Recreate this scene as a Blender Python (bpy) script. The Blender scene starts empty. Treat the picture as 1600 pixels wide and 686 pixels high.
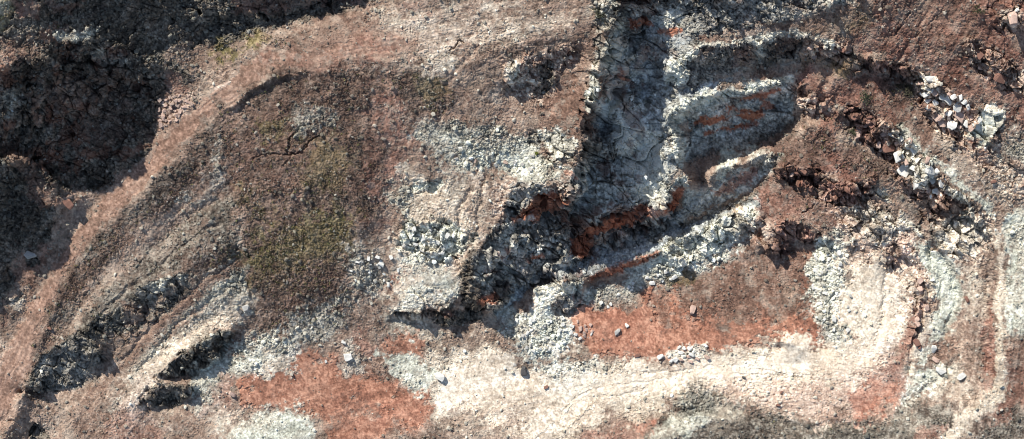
import bpy, bmesh, math, random
import numpy as np
from mathutils import Vector

# ------------------------------------------------------------------ camera, sky, sun, exposure
scene = bpy.context.scene
CAM_H, FOC = 400.0, 3880.0            # flying height in metres, focal length in photo pixels
SUN_EL, SUN_AZ_IMG = 43.0, 54.0       # shadows run towards lower right, this many degrees below the picture's x axis
cam_d = bpy.data.cameras.new('camera'); cam = bpy.data.objects.new('camera', cam_d)
scene.collection.objects.link(cam); scene.camera = cam
cam.location = (0, 0, CAM_H); cam_d.sensor_width = 36.0; cam_d.lens = 36.0*FOC/1600.0
cam_d.clip_start = 1.0; cam_d.clip_end = 6000
a = math.radians(SUN_AZ_IMG); e = math.radians(SUN_EL)
light_dir = Vector((math.cos(a)*math.cos(e), -math.sin(a)*math.cos(e), -math.sin(e)))
sun_d = bpy.data.lights.new('sun', 'SUN'); sun = bpy.data.objects.new('sun', sun_d)
scene.collection.objects.link(sun)
sun_d.energy = 5.0; sun_d.angle = math.radians(0.5); sun_d.color = (1.0, 0.955, 0.89)
sun.rotation_euler = light_dir.to_track_quat('-Z', 'Y').to_euler()
w = bpy.data.worlds.new('World'); scene.world = w; w.use_nodes = True
nt = w.node_tree; bg = nt.nodes['Background']
sky = nt.nodes.new('ShaderNodeTexSky'); sky.sky_type = 'NISHITA'; sky.sun_disc = False
sky.sun_elevation = e
to_sun = -light_dir
sky.sun_rotation = math.atan2(to_sun.x, to_sun.y)
nt.links.new(sky.outputs[0], bg.inputs[0]); bg.inputs[1].default_value = 0.115
scene.view_settings.view_transform = 'Standard'; scene.view_settings.look = 'None'
scene.view_settings.exposure = 0.3; scene.view_settings.gamma = 1.0
scene.cycles.filter_width = 1.0
scene.render.resolution_x, scene.render.resolution_y = 1024, 439

# ------------------------------------------------------------------ numpy noise
random.seed(7); rng = np.random.default_rng(11)
def h2(ix, iy, s):
    n = (ix.astype(np.int64)*374761393 + iy.astype(np.int64)*668265263 + s*974634777) & 0xffffffff
    n = ((n ^ (n >> 13))*1274126177) & 0xffffffff
    n = ((n ^ (n >> 16))*2246822519) & 0xffffffff
    return ((n ^ (n >> 15)) & 0xffffff).astype(np.float32)/np.float32(0xffffff)
def vn(x, y, s):
    ix = np.floor(x); iy = np.floor(y); fx = (x-ix).astype(np.float32); fy = (y-iy).astype(np.float32)
    fx = fx*fx*fx*(fx*(fx*6-15)+10); fy = fy*fy*fy*(fy*(fy*6-15)+10)
    ix = ix.astype(np.int64); iy = iy.astype(np.int64)
    a_ = h2(ix, iy, s); b_ = h2(ix+1, iy, s); c_ = h2(ix, iy+1, s); d_ = h2(ix+1, iy+1, s)
    return (a_+(b_-a_)*fx)*(1-fy) + (c_+(d_-c_)*fx)*fy
def fbm(x, y, s, size, octv=4, gain=0.5):
    """mean 0, about -1..1; size = wavelength in photo pixels of the first octave"""
    r = 0; amp = 1.0; tot = 0
    ca, sa = 0.8, 0.6
    for o in range(octv):
        X = (x*ca-y*sa)/size; Y = (x*sa+y*ca)/size
        r = r + amp*(vn(X+17.3*o, Y-9.1*o, s+o)*2-1); tot += amp
        amp *= gain; size *= 0.5; x, y = x*ca-y*sa, x*sa+y*ca
    return r/tot*1.6
def worley(x, y, s):
    ix = np.floor(x).astype(np.int64); iy = np.floor(y).astype(np.int64)
    f1 = np.full(x.shape, 9.0, np.float32); f2 = f1.copy()
    idx = np.zeros(x.shape, np.float32); dx1 = idx.copy(); dy1 = idx.copy(); id2 = idx.copy()
    for j in (-1, 0, 1):
        for i in (-1, 0, 1):
            cx = ix+i; cy = iy+j
            px = cx + h2(cx, cy, s); py = cy + h2(cx, cy, s+101)
            ddx = (x-px).astype(np.float32); ddy = (y-py).astype(np.float32); d = ddx*ddx+ddy*ddy
            m = d < f1
            f2 = np.where(m, f1, np.minimum(f2, d)); f1 = np.where(m, d, f1)
            dx1 = np.where(m, ddx, dx1); dy1 = np.where(m, ddy, dy1)
            idx = np.where(m, h2(cx, cy, s+202), idx); id2 = np.where(m, h2(cx, cy, s+303), id2)
    return np.sqrt(f1), np.sqrt(f2), idx, id2, dx1, dy1
def blocks(x, y, s, size, tilt=1.2, ang=0.0, asp=1.0, crack=0.12):
    """angular broken blocks: height (about -0.5..1) and a random tone per block"""
    c_, s_ = math.cos(ang), math.sin(ang)
    X = (x*c_+y*s_)/(size*asp); Y = (-x*s_+y*c_)/size
    wx = vn(X*2.1, Y*2.1, s+9)*0.35; wy = vn(X*2.1+40, Y*2.1, s+10)*0.35
    f1, f2, r, r2, dx, dy = worley(X+wx, Y+wy, s)
    th = r2*6.283
    h = (r-0.5) + tilt*(dx*np.cos(th)+dy*np.sin(th))
    e_ = np.clip((f2-f1)/crack, 0, 1)
    h = h - (1-e_)*0.55
    return h.astype(np.float32), ((r*7.77+r2) % 1.0).astype(np.float32), e_
def sstep(a_, b_, x):
    t = np.clip((x-a_)/(b_-a_), 0, 1); return t*t*(3-2*t)

# ------------------------------------------------------------------ the land: break lines (photo x, photo y, height in metres)
X0, X1, Y0, Y1 = -130, 1730, -140, 810
L = []
def ln(*p): L.append(p)
# corner heights and rim of the modelled land
ln((X0,Y0,40),(40,Y0,39),(200,Y0,34),(420,Y0,31.5),(600,Y0,31.5),(800,Y0,32),(960,Y0,36),(1100,Y0,42),(1300,Y0,40),(1500,Y0,38),(X1,Y0,42))
ln((X0,Y0,40),(X0,0,40),(X0,100,37),(X0,240,30),(X0,330,27),(X0,420,20),(X0,520,9),(X0,650,4),(X0,Y1,1))
ln((X0,Y1,1),(200,Y1,0),(600,Y1,-1.5),(1000,Y1,-1),(1300,Y1,2),(1550,Y1,3),(X1,Y1,8))
ln((X1,Y0,42),(X1,0,35),(X1,150,27),(X1,300,19),(X1,450,15),(X1,600,11),(X1,Y1,8))
# upper left hill: upper rim, shelf with track, crest, dark face, foot
ln((-80,20,41),(-20,15,40.5),(15,0,40.5),(40,-30,40),(150,-55,36),(230,-60,32))
ln((-90,62,37),(0,60,36.5),(50,50,36.5),(95,30,33.5),(150,15,31),(215,0,29))
ln((-90,112,35),(0,105,35),(50,85,35),(85,68,33.5),(120,62,32),(160,64,29),(205,84,25.4),(240,105,23))
ln((0,150,30),(60,130,29),(105,98,28.5),(150,104,25.5),(190,130,22),(225,150,20))
ln((0,195,25.5),(50,185,24),(60,225,20),(110,180,21.5),(160,185,19))
ln((-90,232,24),(0,232,20.5),(60,245,17.5),(92,285,15),(112,298,14.5),(150,302,14),(185,284,14.8),(225,245,16),(246,210,16.8),(252,170,18),(262,135,20),(292,120,21),(305,85,21.5),(330,78,21.5))
ln((222,60,25),(262,95,22.6),(245,150,19.2))
ln((250,45,24.4),(285,70,22.6),(292,95,21.6))
# high cliff beyond the top edge and its foot
ln((230,-60,32),(300,-30,29.4),(400,-40,30.2),(520,-58,31),(600,-80,31))
ln((305,52,21.8),(350,48,22),(420,34,22.6),(500,14,23.4),(560,-10,24.6),(600,-40,26.6))
ln((300,140,20),(340,110,21.3),(400,70,23),(480,48,24),(540,28,24.6),(600,8,25.5),(650,-20,27))
# haul road, both edges
ln((620,45,25),(560,50,24.6),(480,72,24),(410,88,23),(350,125,21.2),(300,172,19),(262,205,17.5),(228,245,16),(190,286,14.8),(150,318,13.6),(115,362,12.2),(85,412,11),(50,470,9.6),(20,525,8.3),(-10,575,7.3),(-60,660,5.5))
ln((620,95,24.6),(560,96,24.4),(490,100,24),(425,112,23.1),(375,148,21.2),(325,198,19),(280,240,17.5),(240,280,16),(205,315,14.8),(170,350,13.6),(135,395,12.2),(108,445,11),(80,500,9.6),(60,550,8.3),(42,600,7.3),(0,700,5.5))
# second spur left of the road
ln((-90,270,29),(-20,262,28),(10,246,23),(45,244,21),(70,262,19),(90,292,17.4),(108,300,16.2),(118,322,14.8))
ln((-90,330,21),(0,300,19.5),(30,312,17.5),(60,335,15.6),(80,320,16.8),(98,325,15.2))
ln((-40,378,16),(20,372,14),(55,382,12.6),(78,384,12.2),(98,368,12.4),(112,350,12.8),(118,330,13.2))
ln((-90,395,18),(-30,385,17.5),(0,388,13.8))
ln((-90,520,9),(-30,480,9.8),(8,486,10),(20,430,11.5),(60,430,11))
# slopes below the road, second lane
ln((400,175,19.8),(350,225,18),(300,268,16.3),(250,312,14.4),(205,352,13.3),(160,395,12),(120,440,10.9),(95,485,9.6),(75,535,8.2),(55,600,6.6))
ln((360,275,16.2),(310,305,14.2),(262,345,12.6),(215,385,11.5),(165,425,10.5),(128,470,9.4),(105,515,8.4))
ln((365,300,14.6),(310,330,12.8),(262,372,11.2),(215,412,10.8),(170,450,10.4))
# dark ledges lower left
ln((36,592,7.2),(62,562,8),(98,534,8.8),(128,524,9.2),(146,532,8.8),(152,550,8))
ln((30,612,4.4),(65,606,4),(110,602,3.2),(148,594,3.4),(162,568,4.2),(160,545,5.6))
ln((128,514,9.6),(150,496,10),(180,486,10),(205,478,10),(214,455,11),(240,442,11.8),(262,436,12),(286,432,12))
ln((140,524,8.2),(165,522,7.4),(196,520,7),(224,508,7),(226,488,7.8),(238,474,8.6),(262,482,8.8),(278,466,9.6),(294,442,10.4))
ln((330,330,14),(300,400,12.6),(380,380,12),(395,450,9))
ln((390,455,8.8),(330,500,7.4),(260,545,6.2),(215,590,5),(190,650,3.6),(180,740,2))
ln((250,584,6.2),(275,560,7.2),(305,538,7.6),(335,524,7.6),(362,517,7.6))
ln((262,590,3.2),(300,584,2.6),(330,570,2.6),(352,552,3),(370,524,4.6))
ln((216,634,4),(232,612,4.9),(255,600,5.2),(285,600,5),(300,604,4.4))
ln((226,640,2.2),(262,637,1.7),(292,630,1.8),(306,612,2.4))
ln((0,660,5),(40,650,4.4),(60,662,4.2)); ln((45,676,2),(70,684,2),(80,672,2.6))
ln((400,560,3.6),(330,640,1.8),(300,740,0.6)); ln((110,640,4.2),(140,720,2.6))
# scrub slope in the middle
ln((352,172,20.4),(388,138,22),(430,121,23),(480,113,23.7),(560,106,24))
ln((360,180,19.2),(392,146,20.8),(432,128,22),(480,122,22.8))
ln((370,300,15.6),(372,400,10.6),(400,480,6.8),(440,525,4.4),(500,528,3.6),(545,512,3.8))
ln((470,200,19.6),(470,300,15),(470,400,10.2),(470,480,6.4))
ln((560,200,19.6),(565,300,14.6),(560,400,9.8),(556,470,5.6))
ln((620,120,23.5),(610,200,19.6),(604,300,14.2),(598,360,11),(590,430,7.2),(596,490,4))
# plateau, pale paths
ln((620,0,26.5),(700,20,26.6),(800,5,28),(900,0,29),(935,0,30)); ln((640,70,25),(720,60,25.4),(800,50,26.6),(890,30,28))
ln((650,120,23.4),(720,110,24),(780,80,25.6),(850,60,26.6),(910,60,27.2))
ln((660,190,19.8),(740,180,20),(790,200,18.6),(840,230,17.4)); ln((700,245,16.6),(760,262,15.6),(820,262,16.2))
# outcrop with black hollow
ln((788,122,23),(795,96,24.6),(820,86,25),(858,84,25.2),(895,70,26.2)); ln((832,142,20),(850,112,22.6),(852,98,23.6))
ln((800,140,19.8),(812,125,20.4)); ln((842,152,19.4),(862,145,19.8),(872,122,21.4),(898,104,22.8),(902,84,24))
ln((862,170,19),(885,150,20.6),(900,120,22))
# main cliff: crest and foot
ln((968,-60,34),(966,0,30.5),(964,28,29.4),(948,48,28.6),(958,76,27.6),(938,98,26.6),(930,116,26),(942,138,25),(918,162,24),(906,190,22.8),(914,222,21.4),(900,248,20.2),(898,272,19),(884,288,18.4))
ln((884,292,18),(850,290,17.2),(815,282,16.6),(792,300,16),(785,330,14.8),(772,350,14),(756,376,12.8),(742,400,12),(738,430,10.6),(742,458,9.4),(756,470,8.4),(770,480,7))
ln((895,300,14.4),(880,312,14.6),(850,306,15.2),(822,304,15),(804,332,13),(792,362,11.6))
ln((892,350,8.6),(850,368,9),(812,374,9),(790,400,8),(776,430,6.4),(772,460,4.6))
ln((776,490,1.2),(800,474,1.4),(830,446,2),(868,428,2.8),(890,408,3.4))
ln((1010,-40,26),(1005,30,22),(975,130,15.4),(950,180,12.8),(938,225,11),(925,270,9.6),(912,330,7.6),(900,345,7),(890,380,5))
ln((982,-40,29),(986,10,24.4),(972,50,22),(976,84,20),(954,112,19),(960,142,17),(938,168,16.4),(926,200,15))
# chute and scree between the cliff and the benches
ln((1080,-60,32),(1060,0,24),(1045,40,22)); ln((1025,110,15.8),(1005,145,13.6),(1015,165,13))
ln((1010,300,7.6),(990,312,7.2))
ln((1040,150,13))
ln((972,100,20.4),(990,84,20.8),(1012,62,21.6),(1042,52,22)); ln((980,116,16),(1000,104,16.2),(1020,92,16.6))
ln((945,236,12.2),(975,222,13),(1010,196,14),(1034,182,14.6)); ln((952,256,9),(985,244,9.4),(1012,232,9.8),(1034,214,10.4))
ln((925,300,9.8),(960,296,9.6),(1000,284,9.4),(1030,262,9.8)); ln((960,180,15.4),(990,150,16.4))
# top face and bench A
ln((1085,-20,29.6),(1150,-32,29.8),(1220,-36,30),(1280,-24,30),(1335,-6,30))
ln((1085,52,23.2),(1130,44,23.6),(1190,40,24.4),(1225,32,25),(1262,18,26.4),(1300,10,28),(1340,4,29.6))
ln((1040,118,19.4),(1044,104,20.4),(1062,98,20.6),(1076,82,22.2),(1092,72,23),(1130,70,23),(1180,64,23.2),(1220,56,23.8),(1260,55,24.2),(1290,64,24.2),(1322,76,24))
ln((1046,140,15.6),(1075,132,16.8),(1110,128,17.2),(1150,119,17.4),(1190,109,17.6),(1228,100,17.8),(1252,90,18),(1286,86,19.2),(1325,84,21.8))
ln((1085,114,18.2),(1150,99,18.5),(1200,90,18.9),(1245,76,20))
ln((1086,214,6.8),(1150,203,6.8),(1190,188,8),(1226,162,10.4)); ln((1136,290,2),(1166,276,2.5),(1196,263,4))
# bench B
ln((1046,205,13.4),(1048,180,15.6),(1056,162,16.4),(1080,154,16.6),(1110,148,16.8),(1150,140,16.8),(1190,128,16.8),(1222,120,16.8),(1238,124,16.4))
ln((1054,200,14.4),(1058,228,13.4),(1060,245,11.5))
ln((1076,180,9),(1074,240,5.6),(1078,250,5.2),(1110,243,4.9),(1150,235,5),(1180,227,5.6),(1212,207,7),(1238,190,8.8),(1246,172,11),(1244,135,15))
# bench C with nose
ln((1032,318,8.4),(1040,296,9),(1054,278,9.4),(1072,274,9.4),(1080,285,8.2)); ln((1066,350,1.4),(1078,325,2.2),(1090,300,3))
ln((1108,292,5),(1114,270,6.8),(1124,258,7.2),(1150,258,7.2),(1180,246,7.6),(1212,240,8.4))
ln((1108,312,2),(1130,316,1),(1150,306,1.4),(1175,296,2),(1196,282,3.4),(1214,262,6))
ln((1090,260,4.4),(1098,285,3.2)); ln((1060,360,.8),(1100,342,.6),(1140,328,.9),(1170,316,1.5))
# ledges D, E, F at the foot
ln((906,352,8.6),(918,340,9.2),(945,334,9.2),(990,322,9),(1030,322,8)); ln((896,408,3),(910,402,2.4),(950,392,1.8),(1000,368,1.4),(1045,360,1.2))
ln((914,438,3),(930,428,3.2),(970,410,3.2),(1010,402,3.2),(1035,392,3.6)); ln((918,452,.8),(950,440,.7),(985,424,.8),(1015,412,1.2))
ln((828,470,2.6),(838,448,4.2),(860,440,4.4),(890,440,4.4),(906,442,4)); ln((850,478,3.4),(870,466,3.8),(882,470,3.4)); ln((868,492,.7),(895,493,.3),(914,484,.2),(925,465,.4))
ln((1034,388,4),(1060,372,3.8),(1090,358,3.8),(1130,344,3.8),(1162,328,4),(1182,330,4)); ln((1048,420,.8),(1085,412,.5),(1120,395,.4),(1160,378,.3),(1185,366,.6),(1194,346,2))
# floor
ln((925,500,0),(960,476,0),(1010,452,0),(1100,425,0),(1195,398,0),(1265,392,0.2),(1272,440,0),(1275,500,0),(1288,545,0)); ln((910,540,0),(1000,560,-.2),(1100,550,-.2),(1220,540,0)); ln((1050,480,0),(1200,470,0))
ln((1278,400,1.4),(1282,450,1),(1286,500,1),(1296,540,.6)); ln((1300,400,2.6),(1310,460,2),(1320,540,1))
# outcrop of white rock, centre
ln((640,292,14.4),(655,280,15.4),(682,278,15.6)); ln((655,306,13.4),(680,296,13.6))
ln((618,350,12),(636,344,12.6),(668,346,13),(712,352,13),(735,362,13)); ln((624,382,9.6),(650,398,9),(685,410,9),(716,392,9.6),(726,376,11))
ln((700,300,14.6),(750,300,15.4),(760,340,14)); ln((640,430,7.6),(690,440,8),(715,425,9))
ln((612,486,5.4),(640,488,5.6),(682,488,5.6),(700,476,6.4),(716,452,7.6),(722,430,9)); ln((612,500,2.8),(650,505,2.3),(690,510,2),(718,508,2),(728,490,2.2),(746,484,3)); ln((760,500,2.4),(772,500,1.6))
ln((790,490,1.4),(830,500,2.4),(860,500,2),(900,510,.8)); ln((790,530,1.6),(830,545,1.4),(880,545,.8)); ln((800,590,-.4),(830,585,-.5))
# lower ground
ln((480,560,2.4),(560,590,1),(640,630,.4),(650,700,0)); ln((700,560,.6),(740,640,-.3),(860,620,-.6),(960,600,-.5),(1100,580,-.4),(1250,570,-.1)); ln((840,690,-1),(1000,650,-.4),(1150,640,0),(1330,640,.4),(1420,620,1))
ln((1060,620,.8),(1080,650,1.6),(1150,660,1),(1000,690,1.5)); ln((1210,532,1.4),(1235,534,1.6),(1255,548,1))
# right: ledges G, H, I
ln((1180,300,4.4),(1186,335,4.4),(1200,385,3.4),(1210,388,3.4),(1216,362,4.6),(1238,350,5),(1262,352,5.2),(1292,368,5.4)); ln((1216,396,.2),(1230,384,.3),(1238,368,.6),(1262,374,.9),(1290,384,1.8))
ln((1212,266,9.4),(1240,260,10),(1276,262,10.6)); ln((1222,284,6.6),(1250,294,6),(1280,288,7))
ln((1285,278,11.4),(1318,292,11.2),(1340,282,11.6),(1358,284,12)); ln((1292,312,7.4),(1322,326,6.8),(1345,318,7.4),(1358,304,8))
ln((1250,330,5.4),(1300,345,6),(1340,345,6.4)); ln((1262,200,14),(1320,210,14),(1330,250,12.6)); ln((1258,140,16),(1262,190,12.6),(1290,180,14),(1300,130,19))
ln((1310,90,22.6),(1360,80,24)); ln((1310,180,16),(1330,140,19),(1350,160,18.6))
# ledge J, K, L, M
ln((1330,166,17.8),(1375,182,18),(1405,212,17.6),(1450,252,17),(1490,300,16),(1530,332,14.6)); ln((1318,192,14),(1345,216,13.2),(1382,242,12.6),(1398,280,11.6),(1432,312,10.2),(1450,350,8.8))
ln((1350,86,24.6),(1385,98,24),(1420,106,23.6),(1462,130,23.2),(1500,160,22.8),(1540,180,22.2),(1572,195,21.8)); ln((1352,108,20),(1385,114,19.6),(1422,132,19),(1438,160,18.6),(1462,196,18),(1500,222,17.8),(1530,262,17))
ln((1450,0,30),(1420,60,26.6)); ln((1500,62,28.6),(1530,76,28.2),(1562,84,28.4),(1600,112,28)); ln((1508,92,26),(1540,96,26),(1560,130,24.8),(1600,156,24.6)); ln((1545,20,32.6),(1600,20,34)); ln((1560,46,30.4),(1600,50,31))
ln((1480,100,25.4),(1540,150,23.6),(1600,210,21.6)); ln((1540,260,17.4),(1600,270,18.6)); ln((1480,250,16.8),(1530,300,15.8))
# lower right slopes
ln((1360,330,9),(1400,330,9.4),(1440,360,9)); ln((1350,360,7.6),(1385,395,7.2),(1400,410,6.4),(1420,390,8)); ln((1380,420,4.8),(1420,415,5.2))
ln((1330,400,3.6),(1340,480,2),(1345,560,.8)); ln((1400,470,3.4),(1405,530,2.4),(1390,600,1))
ln((1425,440,5.4),(1435,500,4.8),(1430,550,3.4),(1415,610,1.4)); ln((1465,400,7.8),(1485,440,6.4),(1482,500,4.4),(1470,560,3.2),(1440,620,1.6))
ln((1556,340,14.4),(1562,420,12),(1562,480,10.6),(1565,560,9.2),(1540,620,7),(1500,660,5),(1480,720,4)); ln((1545,440,9.6),(1542,520,7.2),(1552,590,6)); ln((1575,350,13.6),(1590,450,11.6),(1600,560,9.6))
ln((1500,400,9.4),(1530,420,9.6)); ln((1500,560,4.8),(1520,620,5)); ln((1490,330,11),(1520,370,10.4),(1540,350,12.6))

S = 2
nx, ny = (X1-X0)//S+1, (Y1-Y0)//S+1
def raster(f):
    w_, h_ = (nx-1)//f+2, (ny-1)//f+2
    z = np.zeros((h_, w_), np.float64); c = np.zeros((h_, w_), np.float64)
    for pl in L:
        for (xa, ya, za), (xb, yb, zb) in zip(pl[:-1], pl[1:]):
            n = int(max(abs(xb-xa), abs(yb-ya))/(S*f)*2)+2
            t = np.linspace(0, 1, n)
            i = np.clip(np.round((xa+(xb-xa)*t-X0)/(S*f)).astype(int), 0, w_-1)
            j = np.clip(np.round((ya+(yb-ya)*t-Y0)/(S*f)).astype(int), 0, h_-1)
            np.add.at(z, (j, i), za+(zb-za)*t); np.add.at(c, (j, i), 1)
    m = c > 0; z[m] /= c[m]
    return z, m
def solve():
    cur = None
    for f, it in ((32, 400), (16, 300), (8, 250), (4, 200), (2, 150), (1, 80)):
        zc, m = raster(f); h_, w_ = zc.shape
        if cur is None: g = np.full((h_, w_), zc[m].mean())
        else:
            jj = np.clip(np.arange(h_)/2, 0, cur.shape[0]-1.001); ii = np.clip(np.arange(w_)/2, 0, cur.shape[1]-1.001)
            j0 = jj.astype(int); i0 = ii.astype(int); fj = (jj-j0)[:, None]; fi = (ii-i0)[None]
            g = (cur[j0][:, i0]*(1-fi)+cur[j0][:, i0+1]*fi)*(1-fj)+(cur[j0+1][:, i0]*(1-fi)+cur[j0+1][:, i0+1]*fi)*fj
        g[m] = zc[m]
        for _ in range(it):
            p = np.pad(g, 1, mode='edge')
            g = (p[:-2, 1:-1]+p[2:, 1:-1]+p[1:-1, :-2]+p[1:-1, 2:])*0.25
            g[m] = zc[m]
        cur = g
    for _ in range(2):
        p = np.pad(cur, 1, mode='edge')
        cur = cur*0.4+(p[:-2, 1:-1]+p[2:, 1:-1]+p[1:-1, :-2]+p[1:-1, 2:])*0.15
    return cur
HB = solve().astype(np.float32)
def bil(A, u, v, s=S):
    fx = np.clip((u-X0)/s, 0, A.shape[1]-1.001); fy = np.clip((v-Y0)/s, 0, A.shape[0]-1.001)
    i = fx.astype(np.int32); j = fy.astype(np.int32); fx = fx-i; fy = fy-j
    return (A[j, i]*(1-fx)+A[j, i+1]*fx)*(1-fy)+(A[j+1, i]*(1-fx)+A[j+1, i+1]*fx)*fy

# ------------------------------------------------------------------ full resolution fields
u1 = np.arange(X0, X1+1, 1.0, dtype=np.float32); v1 = np.arange(Y0, Y1+1, 1.0, dtype=np.float32)
U, V = np.meshgrid(u1, v1)
WX = fbm(U, V, 31, 34, 4, .55)*4.0; WY = fbm(U, V, 57, 34, 4, .55)*4.0
roadc = [(620,70),(500,86),(418,100),(362,136),(312,185),(270,222),(234,262),(198,300),(160,334),(125,378),(96,428),(65,485),(40,538),(16,588),(-30,680)]

def seg_dist(pl, u, v):
    d = np.full(u.shape, 1e9, np.float32)
    for (xa, ya), (xb, yb) in zip(pl[:-1], pl[1:]):
        dx, dy = xb-xa, yb-ya; q = dx*dx+dy*dy+1e-9
        t = np.clip(((u-xa)*dx+(v-ya)*dy)/q, 0, 1)
        d = np.minimum(d, np.hypot(u-xa-t*dx, v-ya-t*dy))
    return d
def inside(pl, u, v):
    r = np.zeros(u.shape, bool)
    for (xa, ya), (xb, yb) in zip(pl, pl[1:]+pl[:1]):
        if ya == yb: continue
        c = ((ya > v) != (yb > v)) & (u < (xb-xa)*(v-ya)/(yb-ya)+xa); r ^= c
    return r
UW, VW = U+WX*1.1, V+WY*1.1
NZ = fbm(U, V, 77, 42, 6, .72)*1.25
NF = fbm(U, V, 83, 5, 2, .8)
# rain rills and drag marks: noise drawn out along the fall of each slope
def streak(ang, sz, seed, asp=9):
    c_, s_ = math.cos(ang), math.sin(ang)
    return fbm((U*c_+V*s_)/asp, (-U*s_+V*c_), seed, sz, 4, .65)
gw = lambda cx, cy, sx, sy: np.exp(-((U-cx)/sx)**2-((V-cy)/sy)**2)
wts = [(gw(150,420,230,330), math.radians(-52)), (gw(300,320,130,300), math.radians(-40)), (gw(520,300,130,260)*.35, math.radians(84)), (gw(750,40,200,90), math.radians(-12)),
       (gw(1420,120,220,200), math.radians(-58)), (gw(1400,380,100,120), math.radians(-60)), (gw(1530,480,110,230), math.radians(-82)), (gw(900,620,330,60), math.radians(-12)), (gw(1200,600,200,60), math.radians(6)), (gw(760,350,110,200), math.radians(-65)), (gw(560,630,160,70), math.radians(-14))]
tw = sum(w_ for w_, _ in wts)+.15; stk = 0
for n_, (w_, an) in enumerate(wts): stk = stk + (w_/tw)*streak(an, 11, 900+n_*7)
stk = stk.astype(np.float32)
UB, VB = UW+fbm(U, V, 1201, 70, 5, .6)*13, VW+fbm(U, V, 1217, 70, 5, .6)*13
NF2 = fbm(U, V, 1231, 12, 4, .8)
def area(pl, feather=8, rough=6, loose=False):
    """soft mask of a polygon with a ragged edge"""
    xs = [p[0] for p in pl]; ys = [p[1] for p in pl]; mg = feather*2+rough*2+32
    i0 = max(0, int(min(xs)-mg-X0)); i1 = max(0, min(U.shape[1], int(max(xs)+mg-X0))); j0 = max(0, int(min(ys)-mg-Y0)); j1 = max(0, min(U.shape[0], int(max(ys)+mg-Y0)))
    u, v = (UB[j0:j1, i0:i1], VB[j0:j1, i0:i1]) if loose else (UW[j0:j1, i0:i1], VW[j0:j1, i0:i1])
    d = seg_dist(pl+pl[:1], u, v); d = np.where(inside(pl, u, v), d, -d) + NZ[j0:j1, i0:i1]*rough*1.5 + (NF[j0:j1, i0:i1]*.6+NF2[j0:j1, i0:i1]*.8+(stk[j0:j1, i0:i1]*.9 if loose else 0))*feather
    return (slice(j0, j1), slice(i0, i1)), sstep(-feather*.8, feather*.8, d)
def band(pl, width, feather=6, rough=4, loose=False):
    feather = feather*1.2; xs = [p[0] for p in pl]; ys = [p[1] for p in pl]; mg = width+feather+rough*2+14
    i0 = max(0, int(min(xs)-mg-X0)); i1 = min(U.shape[1], int(max(xs)+mg-X0)); j0 = max(0, int(min(ys)-mg-Y0)); j1 = min(U.shape[0], int(max(ys)+mg-Y0))
    d = width/2-(seg_dist(pl, UB[j0:j1, i0:i1], VB[j0:j1, i0:i1]) if loose else seg_dist(pl, UW[j0:j1, i0:i1], VW[j0:j1, i0:i1])) + NZ[j0:j1, i0:i1]*rough*1.5 + (NF[j0:j1, i0:i1]*.6+NF2[j0:j1, i0:i1]*.8+stk[j0:j1, i0:i1]*.4)*feather
    return (slice(j0, j1), slice(i0, i1)), sstep(-feather*.8, feather*.8, d)

# texture classes: sRGB tones of the thing in plain daylight (dark, mid, light), roughness of ground: rock blocks, rubble, soil
CL = {
 'soil':    ((116,94,82),(142,117,103),(170,146,130), .12,.30,1.0),
 'track':   ((124,94,80),(148,114,98),(172,138,121), .0,.12,.5),
 'scrub':   ((80,62,54),(106,84,73),(134,110,98),   .0,.45,1.6),
 'olive':   ((86,78,46),(112,101,60),(138,122,86),   .0,.40,1.6),
 'dirtred': ((124,88,76),(148,106,92),(174,132,116),  .0,.25,1.0),
 'red':     ((134,88,71),(162,108,86),(188,135,111), .0,.08,.5),
 'orange':  ((148,92,74),(172,112,90),(196,140,116), .0,.10,.5),
 'white':   ((200,178,158),(224,205,186),(240,227,212), .0,.10,.5),
 'cream':   ((172,152,134),(202,184,166),(226,212,196), .0,.40,.8),
 'pinkw':   ((176,144,128),(206,178,162),(234,214,200), .15,.55,.8),
 'mint':    ((160,158,144),(198,198,184),(230,230,218), .0,.25,.7),
 'greyr':   ((128,122,112),(168,162,150),(206,202,190), .1,.9,1.0),
 'whiter':  ((168,166,156),(208,206,196),(238,238,230), .25,1.0,.8),
 'rockw':   ((158,154,144),(204,200,188),(234,232,222), 1.0,.5,.6),
 'rockp':   ((142,108,94),(186,158,142),(226,210,194), 1.0,.5,.6),
 'rockbr':  ((100,74,64),(136,100,88),(172,132,118),  1.0,.4,.6),
 'rockd_shade':   ((62,56,51),(92,84,76),(134,125,115),   .9,.6,1.0),  # dark rock, also used to paint shade onto faces and feet
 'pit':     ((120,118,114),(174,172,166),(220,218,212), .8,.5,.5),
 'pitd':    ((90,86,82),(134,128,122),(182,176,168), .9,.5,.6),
 'scree':   ((122,124,126),(152,156,160),(192,196,198), .1,1.0,.5),
 'strata':  ((122,72,52),(166,94,64),(192,122,88),   .5,.3,.5),
 'redd':    ((84,62,56),(110,80,70),(134,102,92),     .4,.4,.8),
 'brown':   ((96,72,62),(122,93,80),(150,120,105),  .1,.35,1.0),
 'rbrown':  ((104,71,60),(130,90,77),(156,114,99),  .1,.25,1.0),
 'greyd':   ((64,57,51),(92,82,75),(140,131,121),  .1,.5,1.2),
}
LIN = lambda c: ((np.array(c, np.float32)/255+0.055)/1.055)**2.4
nA = fbm(U, V, 201, 60, 5, .6); nB = fbm(U, V, 231, 7, 3, .7); nC = fbm(U, V, 261, 2.6, 2, .8)
tone = np.clip(.5+.30*nA+.34*nB+.30*nC, 0, 1)[..., None]
def tones(cl, sl):
    d, m, l = [LIN(c) for c in CL[cl][:3]]; t = tone[sl]
    return np.where(t < .5, d+(m-d)*(t*2), m+(l-m)*(t*2-1))
full = (slice(0, U.shape[0]), slice(0, U.shape[1]))
COL = tones('soil', full).astype(np.float32)
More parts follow.
